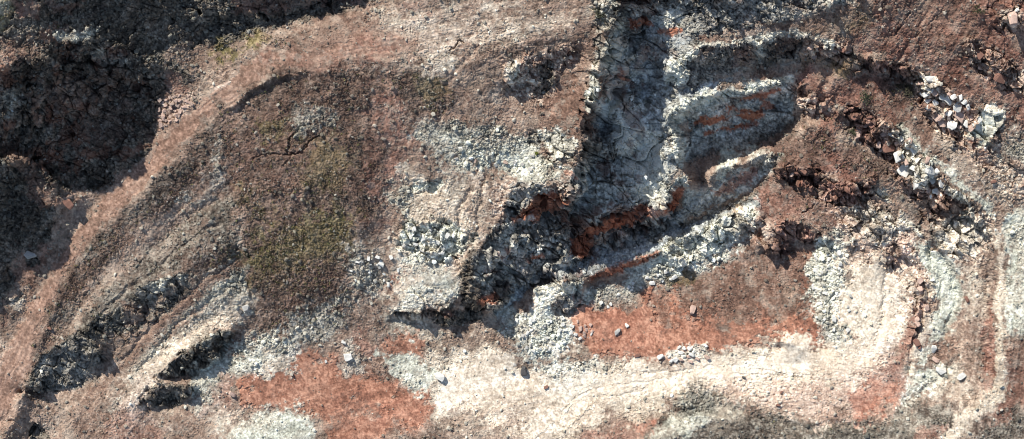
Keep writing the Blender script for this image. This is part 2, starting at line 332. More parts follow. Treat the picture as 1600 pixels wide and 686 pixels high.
RB = np.full(U.shape, CL['soil'][3], np.float32); RR = np.full(U.shape, CL['soil'][4], np.float32); RS = np.full(U.shape, CL['soil'][5], np.float32)
REPLAY = []
def lay(cl, res, k=1.0):
    if cl in ('strata','whiter','rockw','mint','brown','redd','soil','rockd_shade') and 740 < res[0][1].start+X0 < 1260 and res[0][0].start+Y0 < 450: REPLAY.append((cl, res, k))
    sl, m = res; m = m*k; M = m[..., None]
    COL[sl] = COL[sl]*(1-M)+tones(cl, sl)*M
    for F, q in ((RB, 3), (RR, 4), (RS, 5)): F[sl] = F[sl]*(1-m)+CL[cl][q]*m
P = lambda cl, pts, f=8, r=6, k=1.0: lay(cl, area(list(pts), f*(1 if CL[cl][3] > .3 else 1.25), r*(1 if CL[cl][3] > .3 else 1.5), CL[cl][3] <= .3), k)
B = lambda cl, pts, w_, f=5, r=4, k=1.0: lay(cl, band(list(pts), w_, f*(1.6 if cl in ('rbrown','dirtred') else 1), r, cl in ('rbrown','dirtred')), k)

# --- upper left hill, its shade painted in with a dark rock tone
P('rockd_shade', [(X0,Y0),(330,Y0),(560,-60),(590,0),(480,32),(350,70),(330,80),(300,120),(262,150),(250,190),(230,240),(150,302),(112,300),(90,330),(60,400),(0,480),(X0,500)], 6, 4)
P('scrub', [(0,60),(40,60),(110,30),(110,50),(60,75),(0,100)],6,5)
P('brown', [(X0,80),(0,78),(60,58),(110,42),(150,42),(120,60),(95,75),(50,100),(0,122),(X0,140)], 8, 6)
P('greyr', [(95,48),(150,40),(160,52),(120,64),(95,68)],4,4); P('greyr', [(150,80),(200,84),(195,102),(140,96)],4,5,.8)
P('rockp', [(165,70),(190,80),(190,95),(165,90)],4,4,.7)
P('greyr', [(0,148),(25,145),(28,185),(0,190)],4,5,.8); P('redd', [(0,190),(25,185),(25,210),(0,210)],4,4)
P('brown', [(45,150),(62,145),(68,175),(85,190),(60,200),(48,185)],4,4)
P('redd', [(20,0),(60,0),(60,28),(28,26)],4,4); P('redd',[(75,0),(130,0),(125,20),(80,25)],5,5,.7)
P('olive', [(0,-20),(12,0),(14,25),(0,45),(-60,40),(-60,-30)],4,3); P('mint',[(-10,8),(10,10),(6,30),(-10,36)],6,4,.35)
P('soil', [(305,60),(335,80),(310,110),(288,100),(262,92),(268,130),(258,135),(250,105),(270,80)],4,4,.7)
P('redd', [(430,-20),(560,-40),(560,-5),(430,18),(370,22),(360,0)],6,5,.8)
P('rbrown', [(255,130),(275,120),(290,135),(265,150)],4,4,.7)
P('rockp', [(248,150),(300,145),(306,160),(285,182),(258,200),(246,205)],3,3,.75)
P('olive', [(325,85),(400,60),(418,68),(395,90),(340,108)],8,7,.9)
P('brown', [(0,245),(45,242),(75,265),(100,300),(116,312),(112,330),(88,325),(60,330),(40,300),(0,262)],5,5,.8)
P('brown', [(20,375),(75,386),(70,420),(55,450),(40,470),(20,430)],5,5)
P('rockd_shade', [(36,395),(60,395),(64,412),(42,418)],2,2)
P('redd', [(0,480),(14,486),(12,510),(0,515)],3,3); P('rockw', [(18,466),(32,466),(32,478),(18,480)],3,3,.6)
# --- haul road
B('track', [(700,60),(620,66),(500,84)]+roadc[2:], 29, 4, 3)
B('track', [(65,485),(40,538),(16,588),(-30,680)], 44, 6, 4)
P('track', [(560,30),(620,60),(600,112),(480,110),(430,100),(470,62)], 16, 8)
B('rbrown', [(600,75),(520,85),(430,100)], 26, 10, 8, .6)
B('pinkw', [(372,112),(352,128),(340,136)], 3, 2, 1, .8)
P('scrub', [(420,60),(500,40),(580,20),(600,40),(500,60),(440,80)],10,8,.6)
# --- slopes between road and ledges
B('scrub', [(405,158),(345,218),(290,268),(240,311),(195,353),(154,396),(118,446),(90,500),(70,556),(52,610)], 40, 6, 6); B('rockd_shade', [(380,150),(430,122),(475,117)], 5, 3, 3, .7)
P('scrub', [(345,165),(300,225),(250,275),(200,325),(150,380),(112,450),(82,530),(70,580),(95,540),(130,480),(165,430),(215,375),(280,320),(350,275),(385,215),(370,180)], 7, 7)
B('greyd', [(330,215),(260,285),(190,350),(140,400)], 26, 8, 8, .8)
B('soil', [(370,270),(300,306),(235,358),(170,418),(125,462),(85,540),(60,600)], 16, 6, 5)
P('greyr', [(340,220),(375,260),(350,310),(300,320),(280,310),(320,270)],10,8,.55)
P('greyd', [(365,300),(380,380),(385,420),(300,480),(180,520),(110,540),(70,600),(60,560),(110,490),(190,420),(260,365),(320,320)], 10, 8)
P('greyr', [(330,320),(375,330),(385,410),(330,400),(290,380)],12,10,.55)
P('rbrown', [(200,400),(260,390),(270,430),(200,460)],14,8,.35)
P('greyd', [(365,300),(372,380),(300,455),(200,500),(110,530),(75,570),(70,540),(120,480),(200,410),(265,350),(320,310)], 8, 7, .85); B('soil', [(340,300),(240,372),(175,430),(125,485),(85,560)], 12, 6, 4, .8)
P('scrub', [(230,430),(300,400),(370,390),(380,420),(330,450),(290,425),(230,450)],8,8,.7)
P('soil', [(100,600),(160,600),(230,520),(300,450),(350,430),(330,480),(250,560),(190,620),(110,686),(60,660)],12,8,.7)
P('greyr', [(380,400),(400,470),(375,490),(300,540),(270,530),(320,470),(350,430)],8,8,.85)
P('cream', [(345,500),(300,515),(240,540),(190,580),(180,625),(205,630),(250,590),(290,550),(345,515)],12,7,.95)
B('cream', [(395,480),(345,505),(290,530),(240,570),(205,610)], 12, 8, 5, .6)
P('pinkw', [(230,560),(190,600),(170,680),(215,640)],12,8,.5)
P('rockd_shade', [(34,600),(60,562),(100,530),(130,522),(150,535),(158,560),(152,596),(110,606),(65,612)],3,3)  # dark tone here paints in the own shade of the lower left ledges
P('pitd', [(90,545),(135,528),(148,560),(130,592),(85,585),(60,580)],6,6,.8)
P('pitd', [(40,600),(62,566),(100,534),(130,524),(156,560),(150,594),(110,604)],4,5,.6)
P('rockd_shade', [(126,518),(150,494),(205,476),(212,450),(262,434),(290,430),(282,462),(262,486),(240,474),(226,512),(190,522)],3,4)
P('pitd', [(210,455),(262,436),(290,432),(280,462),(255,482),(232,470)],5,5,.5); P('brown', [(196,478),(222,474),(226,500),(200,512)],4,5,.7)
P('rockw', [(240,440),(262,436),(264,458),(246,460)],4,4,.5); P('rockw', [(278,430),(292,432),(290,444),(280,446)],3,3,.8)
P('rockd_shade', [(252,588),(275,560),(305,538),(362,516),(368,526),(350,556),(300,586)],3,3); P('greyr', [(300,540),(330,524),(350,522),(330,545),(300,560)],5,5,.4)
P('rockd_shade', [(214,636),(232,610),(258,598),(302,600),(306,620),(270,640)],3,3); P('greyd',[(255,600),(300,602),(298,622),(265,632)],4,4,.6)
P('greyr', [(300,590),(360,560),(375,525),(420,520),(450,560),(430,590),(370,600),(320,650),(260,660),(230,645),(300,635)],10,8,.8)
P('mint', [(300,590),(350,565),(372,540),(390,560),(350,595),(310,610)],10,6,.5)
P('dirtred', [(350,590),(372,600),(365,640),(320,650),(335,610)],8,6,.7); P('rbrown', [(150,640),(240,640),(260,700),(170,720)],14,8,.6)
P('soil', [(0,650),(60,650),(70,670),(50,700),(0,700)],8,6); P('rockd_shade', [(40,672),(60,664),(80,690),(45,692)],3,3)
# --- scrub slope
P('scrub', [(360,180),(395,138),(440,120),(540,112),(640,108),(720,130),(715,165),(660,190),(600,160),(596,260),(600,330),(556,360),(548,440),(545,510),(470,540),(410,510),(380,430),(368,330),(352,240)], 8, 7)
P('brown', [(370,180),(400,140),(520,115),(560,180),(520,300),(420,320),(360,290)],20,14,.5)
P('olive', [(385,330),(430,345),(540,340),(545,400),(480,430),(400,425)],22,16,.75); P('olive', [(480,230),(540,240),(540,330),(470,320)],18,16,.5); P('olive', [(405,190),(440,185),(440,215),(410,212)],8,8,.6)
P('olive', [(640,120),(700,120),(715,155),(650,160)],10,8,.5); P('scrub', [(400,430),(545,420),(540,510),(470,530)],12,8,.6)
P('greyr', [(462,160),(490,172),(512,190),(496,204),(470,196)],10,10,.65)
P('greyr', [(455,490),(520,480),(545,470),(548,510),(510,530),(450,528)],8,8,.6)
B('rbrown', [(595,130),(600,170),(608,220)], 26, 10, 8, .8); B('dirtred', [(603,130),(604,200),(612,280),(600,330)], 10, 6, 5, .6)
B('rbrown', [(585,160),(575,240),(600,340),(585,400)], 26, 9, 8, .55); P('dirtred', [(575,280),(600,275),(605,305),(580,315)],8,6,.6)
B('dirtred', [(463,280),(466,310)], 7, 4, 3, .6)
P('rbrown', [(610,150),(650,190),(665,240),(640,290),(610,300)],12,8,.7); P('soil', [(580,330),(620,330),(620,420),(600,440),(580,410)],8,6,.7); P('rbrown',[(560,340),(615,350),(612,400),(580,385)],10,8,.6)
P('soil', [(555,380),(600,370),(640,440),(620,520),(560,540),(550,460)],10,7)
P('greyr', [(545,405),(600,400),(630,420),(620,450),(550,455)],8,8,.75)
P('orange', [(620,425),(644,428),(640,452),(600,458)],5,4,.8)
# --- plateau
P('cream', [(600,30),(700,30),(800,40),(860,50),(790,75),(700,80),(690,100),(640,95),(620,60)],16,12,.55)
P('cream', [(632,72),(690,78),(705,110),(670,100),(640,98)],8,9,.9); P('cream', [(600,0),(740,0),(700,30),(610,30)],16,10,.4); P('dirtred', [(620,5),(680,4),(680,20),(630,18)],8,6,.6)
B('cream', [(740,66),(810,55),(880,35),(930,15)], 12, 8, 5, .7); P('dirtred', [(735,0),(760,0),(755,5),(735,4)],3,2)
B('rbrown', [(640,80),(580,90)], 30, 12, 8, .6)
P('soil', [(700,110),(780,90),(790,150),(780,190),(700,190)],12,8); P('rbrown', [(820,60),(870,60),(860,84),(820,84)],8,6,.5)
# --- rubble slopes in the middle
P('greyr', [(655,190),(700,190),(760,190),(850,215),(860,240),(900,260),(880,285),(800,280),(740,265),(700,260),(640,215)],9,8)
P('mint', [(690,220),(760,225),(850,250),(850,275),(740,270),(690,260)],12,8,.5)
P('cream', [(640,270),(700,265),(780,290),(780,340),(750,390),(735,440),(720,470),(700,485),(620,490),(600,470),(640,430),(620,400),(620,340),(610,310),(640,300)],9,7)
P('mint', [(650,410),(710,410),(725,440),(710,475),(650,470)],10,8,.8)
P('pinkw', [(700,390),(735,395),(730,450),(710,450)],8,6,.6); P('soil', [(740,290),(780,290),(780,340),(750,370),(730,340)],8,7,.7)
P('rockw', [(618,345),(640,340),(715,350),(740,365),(730,385),(715,400),(690,415),(650,400),(622,385)],5,5); P('rockw', [(640,300),(655,278),(690,276),(700,286),(670,305)],4,4)
P('rockw', [(612,470),(650,450),(690,455),(715,440),(718,480),(650,492),(610,490)],6,6,.7)
P('greyr', [(600,300),(640,300),(640,345),(615,350)],8,8,.8)
P('rockd_shade', [(612,488),(720,482),(748,485),(758,505),(700,512),(612,500)],3,3); P('redd', [(690,486),(715,486),(715,495),(690,495)],3,3)  # shadow strip under the ledge, painted dark into the ground
P('rockd_shade', [(715,430),(740,390),(765,400),(765,480),(745,490),(718,480)],4,4,.9)
P('rockp', [(760,290),(800,285),(800,330),(780,350),(760,340)],6,6,.8)
P('brown', [(830,150),(870,150),(905,110),(925,150),(915,200),(895,240),(850,220)],6,6)
P('rockp', [(786,130),(790,95),(830,85),(895,72),(905,85),(900,108),(870,112),(862,150),(835,160),(810,150)],4,4); P('rockw', [(788,130),(795,95),(812,90),(815,120),(800,138)],4,4,.7)
P('rockd_shade', [(838,100),(860,95),(868,120),(858,150),(840,150)],4,4,.8)  # black shadow of the hollow put into the colour
P('rockd_shade', [(820,210),(842,200),(845,230),(828,232)],3,4,.8); P('rockw', [(840,210),(870,200),(905,215),(900,255),(872,250),(845,235)],6,6,.8)
P('brown', [(900,50),(930,40),(945,60),(935,100),(915,125),(905,90)],8,6,.7)
# --- main cliff and pit
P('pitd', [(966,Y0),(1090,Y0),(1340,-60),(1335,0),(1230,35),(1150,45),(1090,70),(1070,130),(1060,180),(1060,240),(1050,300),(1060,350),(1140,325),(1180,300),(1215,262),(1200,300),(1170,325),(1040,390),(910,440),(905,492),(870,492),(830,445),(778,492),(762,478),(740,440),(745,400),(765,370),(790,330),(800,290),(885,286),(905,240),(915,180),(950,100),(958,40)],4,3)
P('pit', [(975,0),(1035,0),(1040,20),(1010,60),(1000,110),(960,110),(970,60)],6,6,.8); P('rockp', [(985,0),(1030,0),(1032,22),(988,26)],4,4,.6)
P('pit', [(955,170),(1000,130),(1050,150),(1040,200),(1045,240),(1040,300),(1000,325),(920,340),(900,300),(910,260),(945,220)],12,10,.9)
P('pit', [(800,380),(860,370),(900,340),(895,405),(840,430),(800,450),(780,430)],8,8,.6)
P('rockw', [(1000,255),(1045,250),(1040,300),(1000,290)],8,6,.5)
P('scree', [(1010,40),(1060,10),(1060,60),(1060,110),(1010,150),(985,130),(990,80)],8,8,.9); P('scree', [(1040,150),(1060,190),(1040,210),(1040,260),(1005,250),(990,200)],8,6,.7)
P('scree', [(940,160),(985,180),(1000,225),(950,240),(930,215)],8,8,.6)
P('scree', [(985,310),(1010,225),(1045,245),(1045,290)],6,5,.7); P('scree', [(1060,350),(1130,328),(1175,308),(1185,325),(1130,345),(1040,385),(930,428),(880,440),(830,445),(800,480),(780,490),(830,440),(900,408),(960,390)],4,4,.95)
P('scree', [(1060,140),(1130,125),(1180,115),(1170,122),(1100,145),(1060,160)],4,4,.9)
P('strata', [(980,30),(1010,25),(1020,40),(985,42)],4,3,.8); B('strata', [(1032,50),(1062,48)], 9, 3, 3, .9); B('strata', [(968,108),(972,116)], 7, 3, 3, .9)
P('strata', [(795,345),(830,310),(868,300),(885,312),(868,340),(820,350),(790,352)],4,5,.95)
P('strata', [(885,398),(893,372),(915,365),(925,380),(915,400)],3,4,.9); P('strata', [(918,352),(960,340),(1000,338),(985,352),(940,364),(915,364)],3,4,.95); B('strata', [(1000,335),(1040,332)], 12, 4, 5, .7)
B('strata', [(920,438),(960,420),(1000,412)], 9, 3, 3, .95); B('strata', [(1000,410),(1030,398)], 14, 3, 4, .8); B('strata',[(752,470),(770,462)],10,3,3,.9); B('strata', [(765,420),(790,390)],9,4,4,.6); B('strata',[(830,402),(850,400)],5,3,3,.8); B('strata', [(885,270),(898,276)], 8,3,3,.7)
P('rockd_shade', [(1080,222),(1150,212),(1200,190),(1240,165),(1240,190),(1190,226),(1080,246)],5,4,.6); P('rockd_shade', [(1060,352),(1140,314),(1190,285),(1212,265),(1212,280),(1180,308),(1140,328)],4,4,.6)  # drop shadows below benches B and C painted in dark
P('strata', [(1048,290),(1060,282),(1066,300),(1050,330),(1040,330)],3,3,.9); P('redd', [(930,250),(960,240),(960,270),(935,275)],6,6,.6)
P('whiter', [(918,338),(945,330),(940,342),(922,348)],3,3,.9)  # sunlit streak on the ledge top painted in white
# crest, pale broken rock
P('rockw', [(930,80),(966,40),(960,90),(948,110),(935,150),(918,170),(920,130)],4,4,.9); P('greyr', [(930,5),(968,0),(962,40),(950,80),(935,60)],8,6,.7); P('whiter', [(925,140),(946,125),(935,150),(922,160)],3,3,.9)
P('rockp', [(848,290),(884,288),(892,310),(870,305)],4,4,.8)
# bench A
P('brown', [(1085,56),(1150,44),(1225,34),(1290,12),(1340,0),(1400,20),(1390,60),(1330,80),(1290,66),(1220,56),(1150,68),(1095,74)],5,4)
P('whiter', [(1150,46),(1180,44),(1175,58),(1110,62)],6,6,.4); P('rockw', [(1038,112),(1044,100),(1076,82),(1095,70),(1120,68),(1090,86),(1070,100),(1068,125),(1040,130)],4,3)
P('olive', [(1300,15),(1380,25),(1340,45),(1290,40)],14,8,.55); P('greyr', [(1280,0),(1330,0),(1300,16),(1250,26)],5,6,.7)
P('pitd', [(1090,78),(1220,58),(1255,58),(1250,92),(1190,110),(1075,134),(1068,115)],4,3,.8); P('redd', [(1160,70),(1190,75),(1175,105),(1150,105)],6,6,.7); P('rockw', [(1178,70),(1198,68),(1195,90),(1185,85)],3,3,.9); P('redd', [(1215,60),(1250,58),(1240,85),(1220,92)],4,4,.8)
P('rockp', [(1258,66),(1290,60),(1330,72),(1340,82),(1325,86),(1280,88),(1255,84)],4,4,.9)
P('soil', [(1110,52),(1150,46),(1225,36),(1290,14),(1330,4),(1340,30),(1290,60),(1225,50),(1150,62),(1105,66)],5,4,.7)  # lighter tone paints the bench top as sunlit
B('rockw', [(1092,74),(1130,69),(1180,63),(1222,54),(1262,56),(1300,64)], 8, 3, 4, .75); P('rockd_shade', [(1100,84),(1180,72),(1250,64),(1250,90),(1190,108),(1090,128)],4,4,.55); B('rockw', [(1184,70),(1190,90)], 11, 3, 3, .8)  # pale crest and dark face paint in the lit strip and shaded gap
P('redd', [(1150,80),(1176,76),(1170,104),(1140,108)],5,5,.6)
# bench B
P('olive', [(1160,115),(1230,102),(1255,92),(1330,88),(1320,110),(1240,120),(1160,130)],8,6,.4); P('brown', [(1150,122),(1230,104),(1320,90),(1340,120),(1310,130),(1240,122),(1190,126)],7,6,.8)
P('rockw', [(1046,180),(1056,162),(1110,148),(1190,126),(1236,120),(1240,128),(1190,140),(1130,156),(1080,164),(1072,185),(1050,200)],4,3); P('mint', [(1060,166),(1110,148),(1190,128),(1180,138),(1100,162)],5,5,.5)
P('rockw', [(1050,200),(1068,205),(1070,240),(1062,258),(1052,240)],3,3)
P('pit', [(1075,170),(1130,158),(1236,128),(1240,185),(1180,225),(1075,245)],4,3); B('strata', [(1085,192),(1120,186),(1180,182)], 7, 3, 4, .95); B('strata', [(1100,208),(1150,200),(1180,196)], 5, 3, 3, .8); B('strata', [(1165,152),(1215,143)], 9, 3, 4, .7); B('strata', [(1145,170),(1185,178)], 9, 3, 4, .8); B('strata',[(1190,166),(1210,166)],5,3,3,.6)
P('rockp', [(1240,128),(1258,135),(1296,150),(1300,180),(1275,190),(1250,180),(1242,170)],5,5,.9); P('rockw', [(1278,158),(1300,155),(1298,180),(1276,190)],4,4,.7)
# bench C
P('mint', [(1112,292),(1116,264),(1130,244),(1160,236),(1212,234),(1214,242),(1180,250),(1140,264),(1122,290)],4,4,.85); P('rockw', [(1030,320),(1042,294),(1056,274),(1078,272),(1074,284),(1056,290),(1040,318)],3,3)
P('pit', [(1122,280),(1150,264),(1212,244),(1212,262),(1190,290),(1130,318),(1060,345),(1070,300),(1100,300)],4,4); P('strata', [(1110,300),(1150,270),(1190,262),(1180,285),(1130,305)],5,6,.5); P('rockw', [(1165,240),(1212,236),(1214,256),(1190,270),(1170,258)],4,4,.6)
# rubble at the foot
P('rockw', [(1034,388),(1060,370),(1130,344),(1165,325),(1188,330),(1192,350),(1150,380),(1085,412),(1050,420),(1030,400)],5,4); P('whiter', [(1040,400),(1080,410),(1150,378),(1195,350),(1192,375),(1110,425),(1040,450),(960,462),(920,490),(915,470),(950,445),(1010,420)],5,5)
P('mint', [(1020,430),(1085,415),(1090,435),(1030,450)],8,6,.4)
P('rockw', [(826,470),(838,446),(880,438),(912,440),(905,456),(880,462),(855,475)],4,4); P('pitd', [(862,470),(905,458),(918,470),(900,495),(868,492)],3,3)  # lit top painted pale, shadowed side painted dark
P('whiter', [(790,490),(850,478),(880,500),(900,520),(895,550),(840,560),(800,550),(782,515)],7,6); P('whiter', [(900,500),(925,495),(930,525),(905,530),(885,520)],6,5,.8)
# floor
P('red', [(905,500),(930,482),(980,462),(1050,445),(1110,420),(1190,388),(1268,388),(1278,430),(1276,490),(1290,550),(1200,552),(1100,556),(1010,570),(930,560),(905,530)],6,5)
P('brown', [(1040,450),(1110,418),(1190,380),(1270,385),(1276,470),(1240,500),(1150,500),(1040,470),(1030,490),(1032,500)],14,8,.95); P('scrub', [(1020,470),(1060,465),(1060,498),(1030,500)],8,6,.5)
P('orange', [(920,490),(980,466),(1020,480),(1030,510),(1000,550),(930,540)],12,8,.6); P('orange', [(1200,520),(1270,510),(1290,550),(1230,545)],10,6,.5); P('greyr', [(1010,430),(1060,425),(1050,455),(1000,462),(940,475),(935,465)],6,6,.7)
P('olive', [(1060,430),(1100,425),(1090,445),(1050,445)],6,5,.5)
P('brown', [(900,560),(960,560),(1010,572),(960,590),(905,580)],8,6,.8); P('greyd', [(1190,528),(1215,525),(1210,540),(1180,542)],6,4,.7)
# pale lower track
P('soil', [(600,505),(760,500),(800,545),(790,570),(740,560),(640,560),(600,540)],10,7); P('mint', [(600,505),(680,510),(720,520),(680,535),(610,530)],10,8,.4)
P('cream', [(655,530),(760,545),(800,560),(820,580),(900,560),(1000,580),(1100,565),(1210,530),(1290,550),(1340,560),(1400,600),(1380,650),(1250,640),(1120,620),(1060,620),(980,640),(900,690),(880,760),(600,780),(660,690),(640,640),(660,600)],10,8)
P('white', [(700,555),(790,560),(830,590),(900,575),(1000,590),(1100,572),(1180,560),(1215,532),(1240,535),(1290,558),(1340,570),(1340,600),(1200,610),(1080,600),(980,625),(900,660),(860,700),(800,740),(760,700),(740,640),(680,640),(690,590)],9,8,.95)
P('soil', [(800,610),(850,620),(840,650),(790,660),(760,640)],12,8,.5); P('whiter', [(800,555),(880,550),(960,560),(1000,590),(900,600),(840,575)],8,7,.8); P('mint', [(860,560),(910,540),(920,555),(880,575)],6,5,.7)
P('white', [(860,530),(915,545),(905,560),(860,552)],5,4,.9)
P('soil', [(1210,600),(1330,600),(1360,640),(1250,640),(1180,630)],12,9,.6); P('dirtred', [(1250,615),(1330,630),(1340,655),(1280,655)],12,8,.5)
P('whiter', [(1035,550),(1060,540),(1100,545),(1108,560),(1040,566)],5,4,.8); P('greyr', [(1110,555),(1190,548),(1200,556),(1130,572)],6,6,.7)
P('white', [(700,575),(820,600),(900,590),(1000,600),(1100,585),(1200,575),(1300,580),(1300,600),(1150,606),(1000,622),(920,660),(870,700),(820,690),(850,650),(760,630),(700,625)],8,8,.6)
B('cream', [(820,700),(870,660),(900,620)], 2.5, 1.5, 1, .8); B('cream', [(845,700),(900,655),(940,622)], 2.5, 1.5, 1, .8); B('cream', [(950,600),(1060,592),(1180,600)], 3, 2, 1.5, .7); B('cream', [(1130,570),(1230,585),(1330,592)], 3, 2, 2, .6)
P('brown', [(100,110),(170,115),(205,190),(150,225),(112,180)],10,8,.5); P('redd', [(60,120),(100,130),(95,200),(70,190)],8,7,.5); P('rockp', [(150,100),(215,110),(215,150),(180,150)],8,8,.3)
# red patches lower left
P('red', [(370,610),(400,580),(450,555),(530,545),(545,580),(600,590),(620,600),(668,610),(668,650),(640,700),(620,760),(520,760),(505,680),(490,655),(430,650),(380,645)],7,6)
P('red', [(595,530),(655,535),(660,555),(620,565),(600,560)],6,5,.9); P('brown', [(540,550),(600,540),(610,590),(560,600),(520,575)],12,8,.6); P('dirtred', [(520,540),(560,520),(600,530),(580,560),(530,560)],8,6,.7)
P('orange', [(530,650),(660,610),(665,660),(600,700),(520,690)],14,8,.5); P('soil', [(480,640),(600,645),(590,660),(500,665)],8,6,.5)
P('mint', [(605,560),(640,552),(680,575),(685,600),(650,612),(610,595)],6,6,.95); P('greyr', [(612,590),(655,590),(650,614),(620,608)],6,6,.6)
P('greyr', [(530,540),(555,528),(560,560),(560,590),(535,585),(515,570)],6,6,.6)
P('whiter', [(385,545),(430,520),(455,555),(445,590),(400,590),(375,570)],8,8,.7); P('cream',[(420,550),(445,560),(440,590),(415,585)],6,6,.7)
P('mint', [(340,700),(350,665),(430,640),(490,650),(515,690),(500,740),(360,740)],8,7,.95); P('cream', [(340,640),(400,640),(420,670),(350,690)],10,8,.5)
P('soil', [(560,690),(640,660),(760,650),(840,680),(760,760),(560,760)],10,9,.8); P('greyd', [(600,690),(680,665),(720,680),(660,700)],8,8,.5); P('red',[(520,640),(600,665),(640,662),(600,700),(520,705)],10,6,.6)
# dark ground bottom right
P('greyd', [(1050,620),(1090,600),(1130,615),(1200,640),(1290,660),(1380,660),(1440,610),(1500,600),(1560,620),(1640,600),(1640,800),(1000,800),(960,690),(1010,670)],10,8)
P('greyr', [(1050,625),(1090,605),(1130,620),(1180,650),(1100,670),(1040,660)],12,8,.55); P('greyr', [(1180,650),(1300,665),(1420,640),(1500,610),(1440,680),(1250,690)],12,10,.3)
P('mint', [(1010,680),(1060,640),(1090,660),(1060,720),(1000,740)],12,8,.5); P('greyd', [(1150,640),(1290,660),(1330,680),(1150,690)],12,6,.6); P('greyd', [(1300,660),(1420,640),(1440,690),(1300,700)],12,8,.4)
P('dirtred', [(920,668),(1010,655),(1040,640),(1030,670),(960,700),(900,700)],6,6,.8); P('orange', [(1000,660),(1038,650),(1030,665),(1002,672)],4,3,.7); P('dirtred', [(952,638),(968,636),(966,650),(954,652)],4,4,.7); P('cream', [(960,620),(1050,600),(1040,640),(1000,650),(950,640)],8,8,.5)
# --- right slopes
P('rbrown', [(1310,80),(1400,0),(1440,Y0),(X1,Y0),(X1,150),(1600,220),(1560,200),(1500,150),(1440,112),(1380,98)],8,6)
P('brown', [(1400,0),(1500,0),(1560,70),(1500,90),(1440,40)],22,14,.7); P('dirtred', [(1550,60),(1600,60),(1640,110),(1580,100)],14,8,.6); P('dirtred', [(1330,60),(1370,40),(1400,80),(1340,100)],10,8,.4)
P('brown', [(1480,110),(1520,140),(1600,190),(1700,260),(1640,260),(1560,230),(1500,170)],14,8,.5)
P('rbrown', [(1240,120),(1300,90),(1360,110),(1420,130),(1440,180),(1400,210),(1370,180),(1330,165),(1290,170),(1262,160)],8,7); P('rbrown', [(1290,160),(1320,180),(1330,220),(1370,280),(1360,300),(1280,280),(1215,268),(1180,240),(1240,200)],8,7)
P('scrub', [(1180,245),(1240,190),(1300,180),(1320,210),(1300,240),(1290,262),(1220,262)],12,10,.7); P('scrub', [(1310,220),(1350,225),(1390,260),(1380,290),(1350,280),(1310,250)],12,10,.6); P('scrub', [(1385,120),(1435,120),(1440,160),(1400,180),(1380,160)],14,10,.7); P('scrub', [(1340,140),(1360,125),(1365,170),(1345,180)],8,6,.6); P('olive', [(1290,90),(1325,88),(1320,112),(1300,112)],8,6,.6)
P('brown', [(1440,170),(1480,220),(1540,280),(1590,330),(1540,330),(1480,280),(1420,220),(1400,200)],8,7); P('rbrown', [(1175,290),(1220,285),(1300,325),(1340,345),(1330,380),(1290,368),(1240,350),(1215,362),(1200,388),(1185,345)],8,6,.9); P('scrub', [(1210,300),(1300,320),(1340,350),(1320,370),(1240,340)],16,10,.5)
P('brown', [(1390,280),(1430,310),(1470,360),(1500,400),(1470,400),(1420,340),(1370,310)],8,6,.8)
P('greyd', [(1490,290),(1540,330),(1500,330)],8,5,.6)
# ledge rocks
P('rockbr', [(1210,266),(1240,262),(1278,264),(1285,288),(1250,294),(1222,286)],4,4); P('rockp', [(1284,262),(1310,262),(1300,290),(1280,285)],4,4,.5); P('rockbr', [(1285,278),(1360,282),(1362,312),(1322,328),(1290,312)],4,4); P('rockp', [(1330,280),(1355,280),(1345,305),(1332,300)],3,3,.8)
P('rockbr', [(1200,388),(1216,360),(1238,350),(1295,368),(1290,384),(1240,372),(1225,392)],4,4,.8); P('rockp', [(1185,350),(1205,350),(1215,370),(1200,395),(1185,380)],6,6,.7)
P('rockbr', [(1345,84),(1420,104),(1425,132),(1385,116),(1350,110)],4,4,.9)
P('rockp', [(1420,100),(1462,130),(1520,165),(1560,190),(1570,230),(1540,262),(1500,226),(1450,190),(1430,150)],5,5); P('rockw', [(1440,115),(1500,160),(1530,190),(1510,215),(1460,180),(1432,130)],6,8,.5); P('rockbr', [(1430,140),(1450,160),(1480,195),(1460,195),(1432,165)],4,4,.8)
P('mint', [(1525,180),(1562,174),(1566,200),(1545,230),(1530,225),(1524,205)],4,4,.95); P('orange', [(1510,220),(1528,215),(1530,240),(1518,240)],4,3,.7); P('greyr', [(1560,210),(1640,220),(1640,290),(1560,280),(1535,255)],10,8,.8); P('rockp', [(1500,230),(1560,240),(1640,270),(1640,320),(1580,320),(1540,290)],8,8,.6)
P('rockbr', [(1320,170),(1370,180),(1400,215),(1396,260),(1370,240),(1340,214),(1318,192)],4,4,.9); P('rockp', [(1372,180),(1410,210),(1460,260),(1490,300),(1480,330),(1440,310),(1400,275),(1390,240)],5,5); P('rockw', [(1400,215),(1430,225),(1470,270),(1450,290),(1410,260)],6,6,.7); P('rockbr', [(1395,250),(1420,290),(1450,300),(1440,320),(1405,290)],4,5,.7)
B('mint', [(1440,235),(1480,265),(1500,285)], 16, 6, 5, .8); B('mint', [(1500,285),(1530,310),(1550,330)], 8, 5, 3, .8)
P('rockp', [(1300,330),(1340,310),(1400,330),(1440,380),(1440,420),(1400,440),(1350,420),(1320,380)],10,8,.85); P('rockbr', [(1380,390),(1420,370),(1435,395),(1400,425),(1382,415)],4,5); P('rockw', [(1350,320),(1390,320),(1400,350),(1360,360)],6,6,.7)
P('rockbr', [(1440,330),(1490,290),(1485,330),(1450,350)],4,5,.7); P('rockp', [(1450,345),(1500,320),(1550,340),(1550,380),(1530,420),(1480,410),(1440,370)],6,8); P('brown', [(1490,350),(1555,335),(1552,380),(1500,410)],8,8,.6)
P('rockp', [(1505,60),(1560,78),(1600,105),(1640,120),(1640,170),(1600,160),(1550,130),(1515,98)],5,6,.85); P('rockp', [(1560,10),(1600,8),(1600,45),(1565,50)],5,5,.8); P('rockbr', [(1560,85),(1580,95),(1575,110),(1560,105)],4,4,.8)
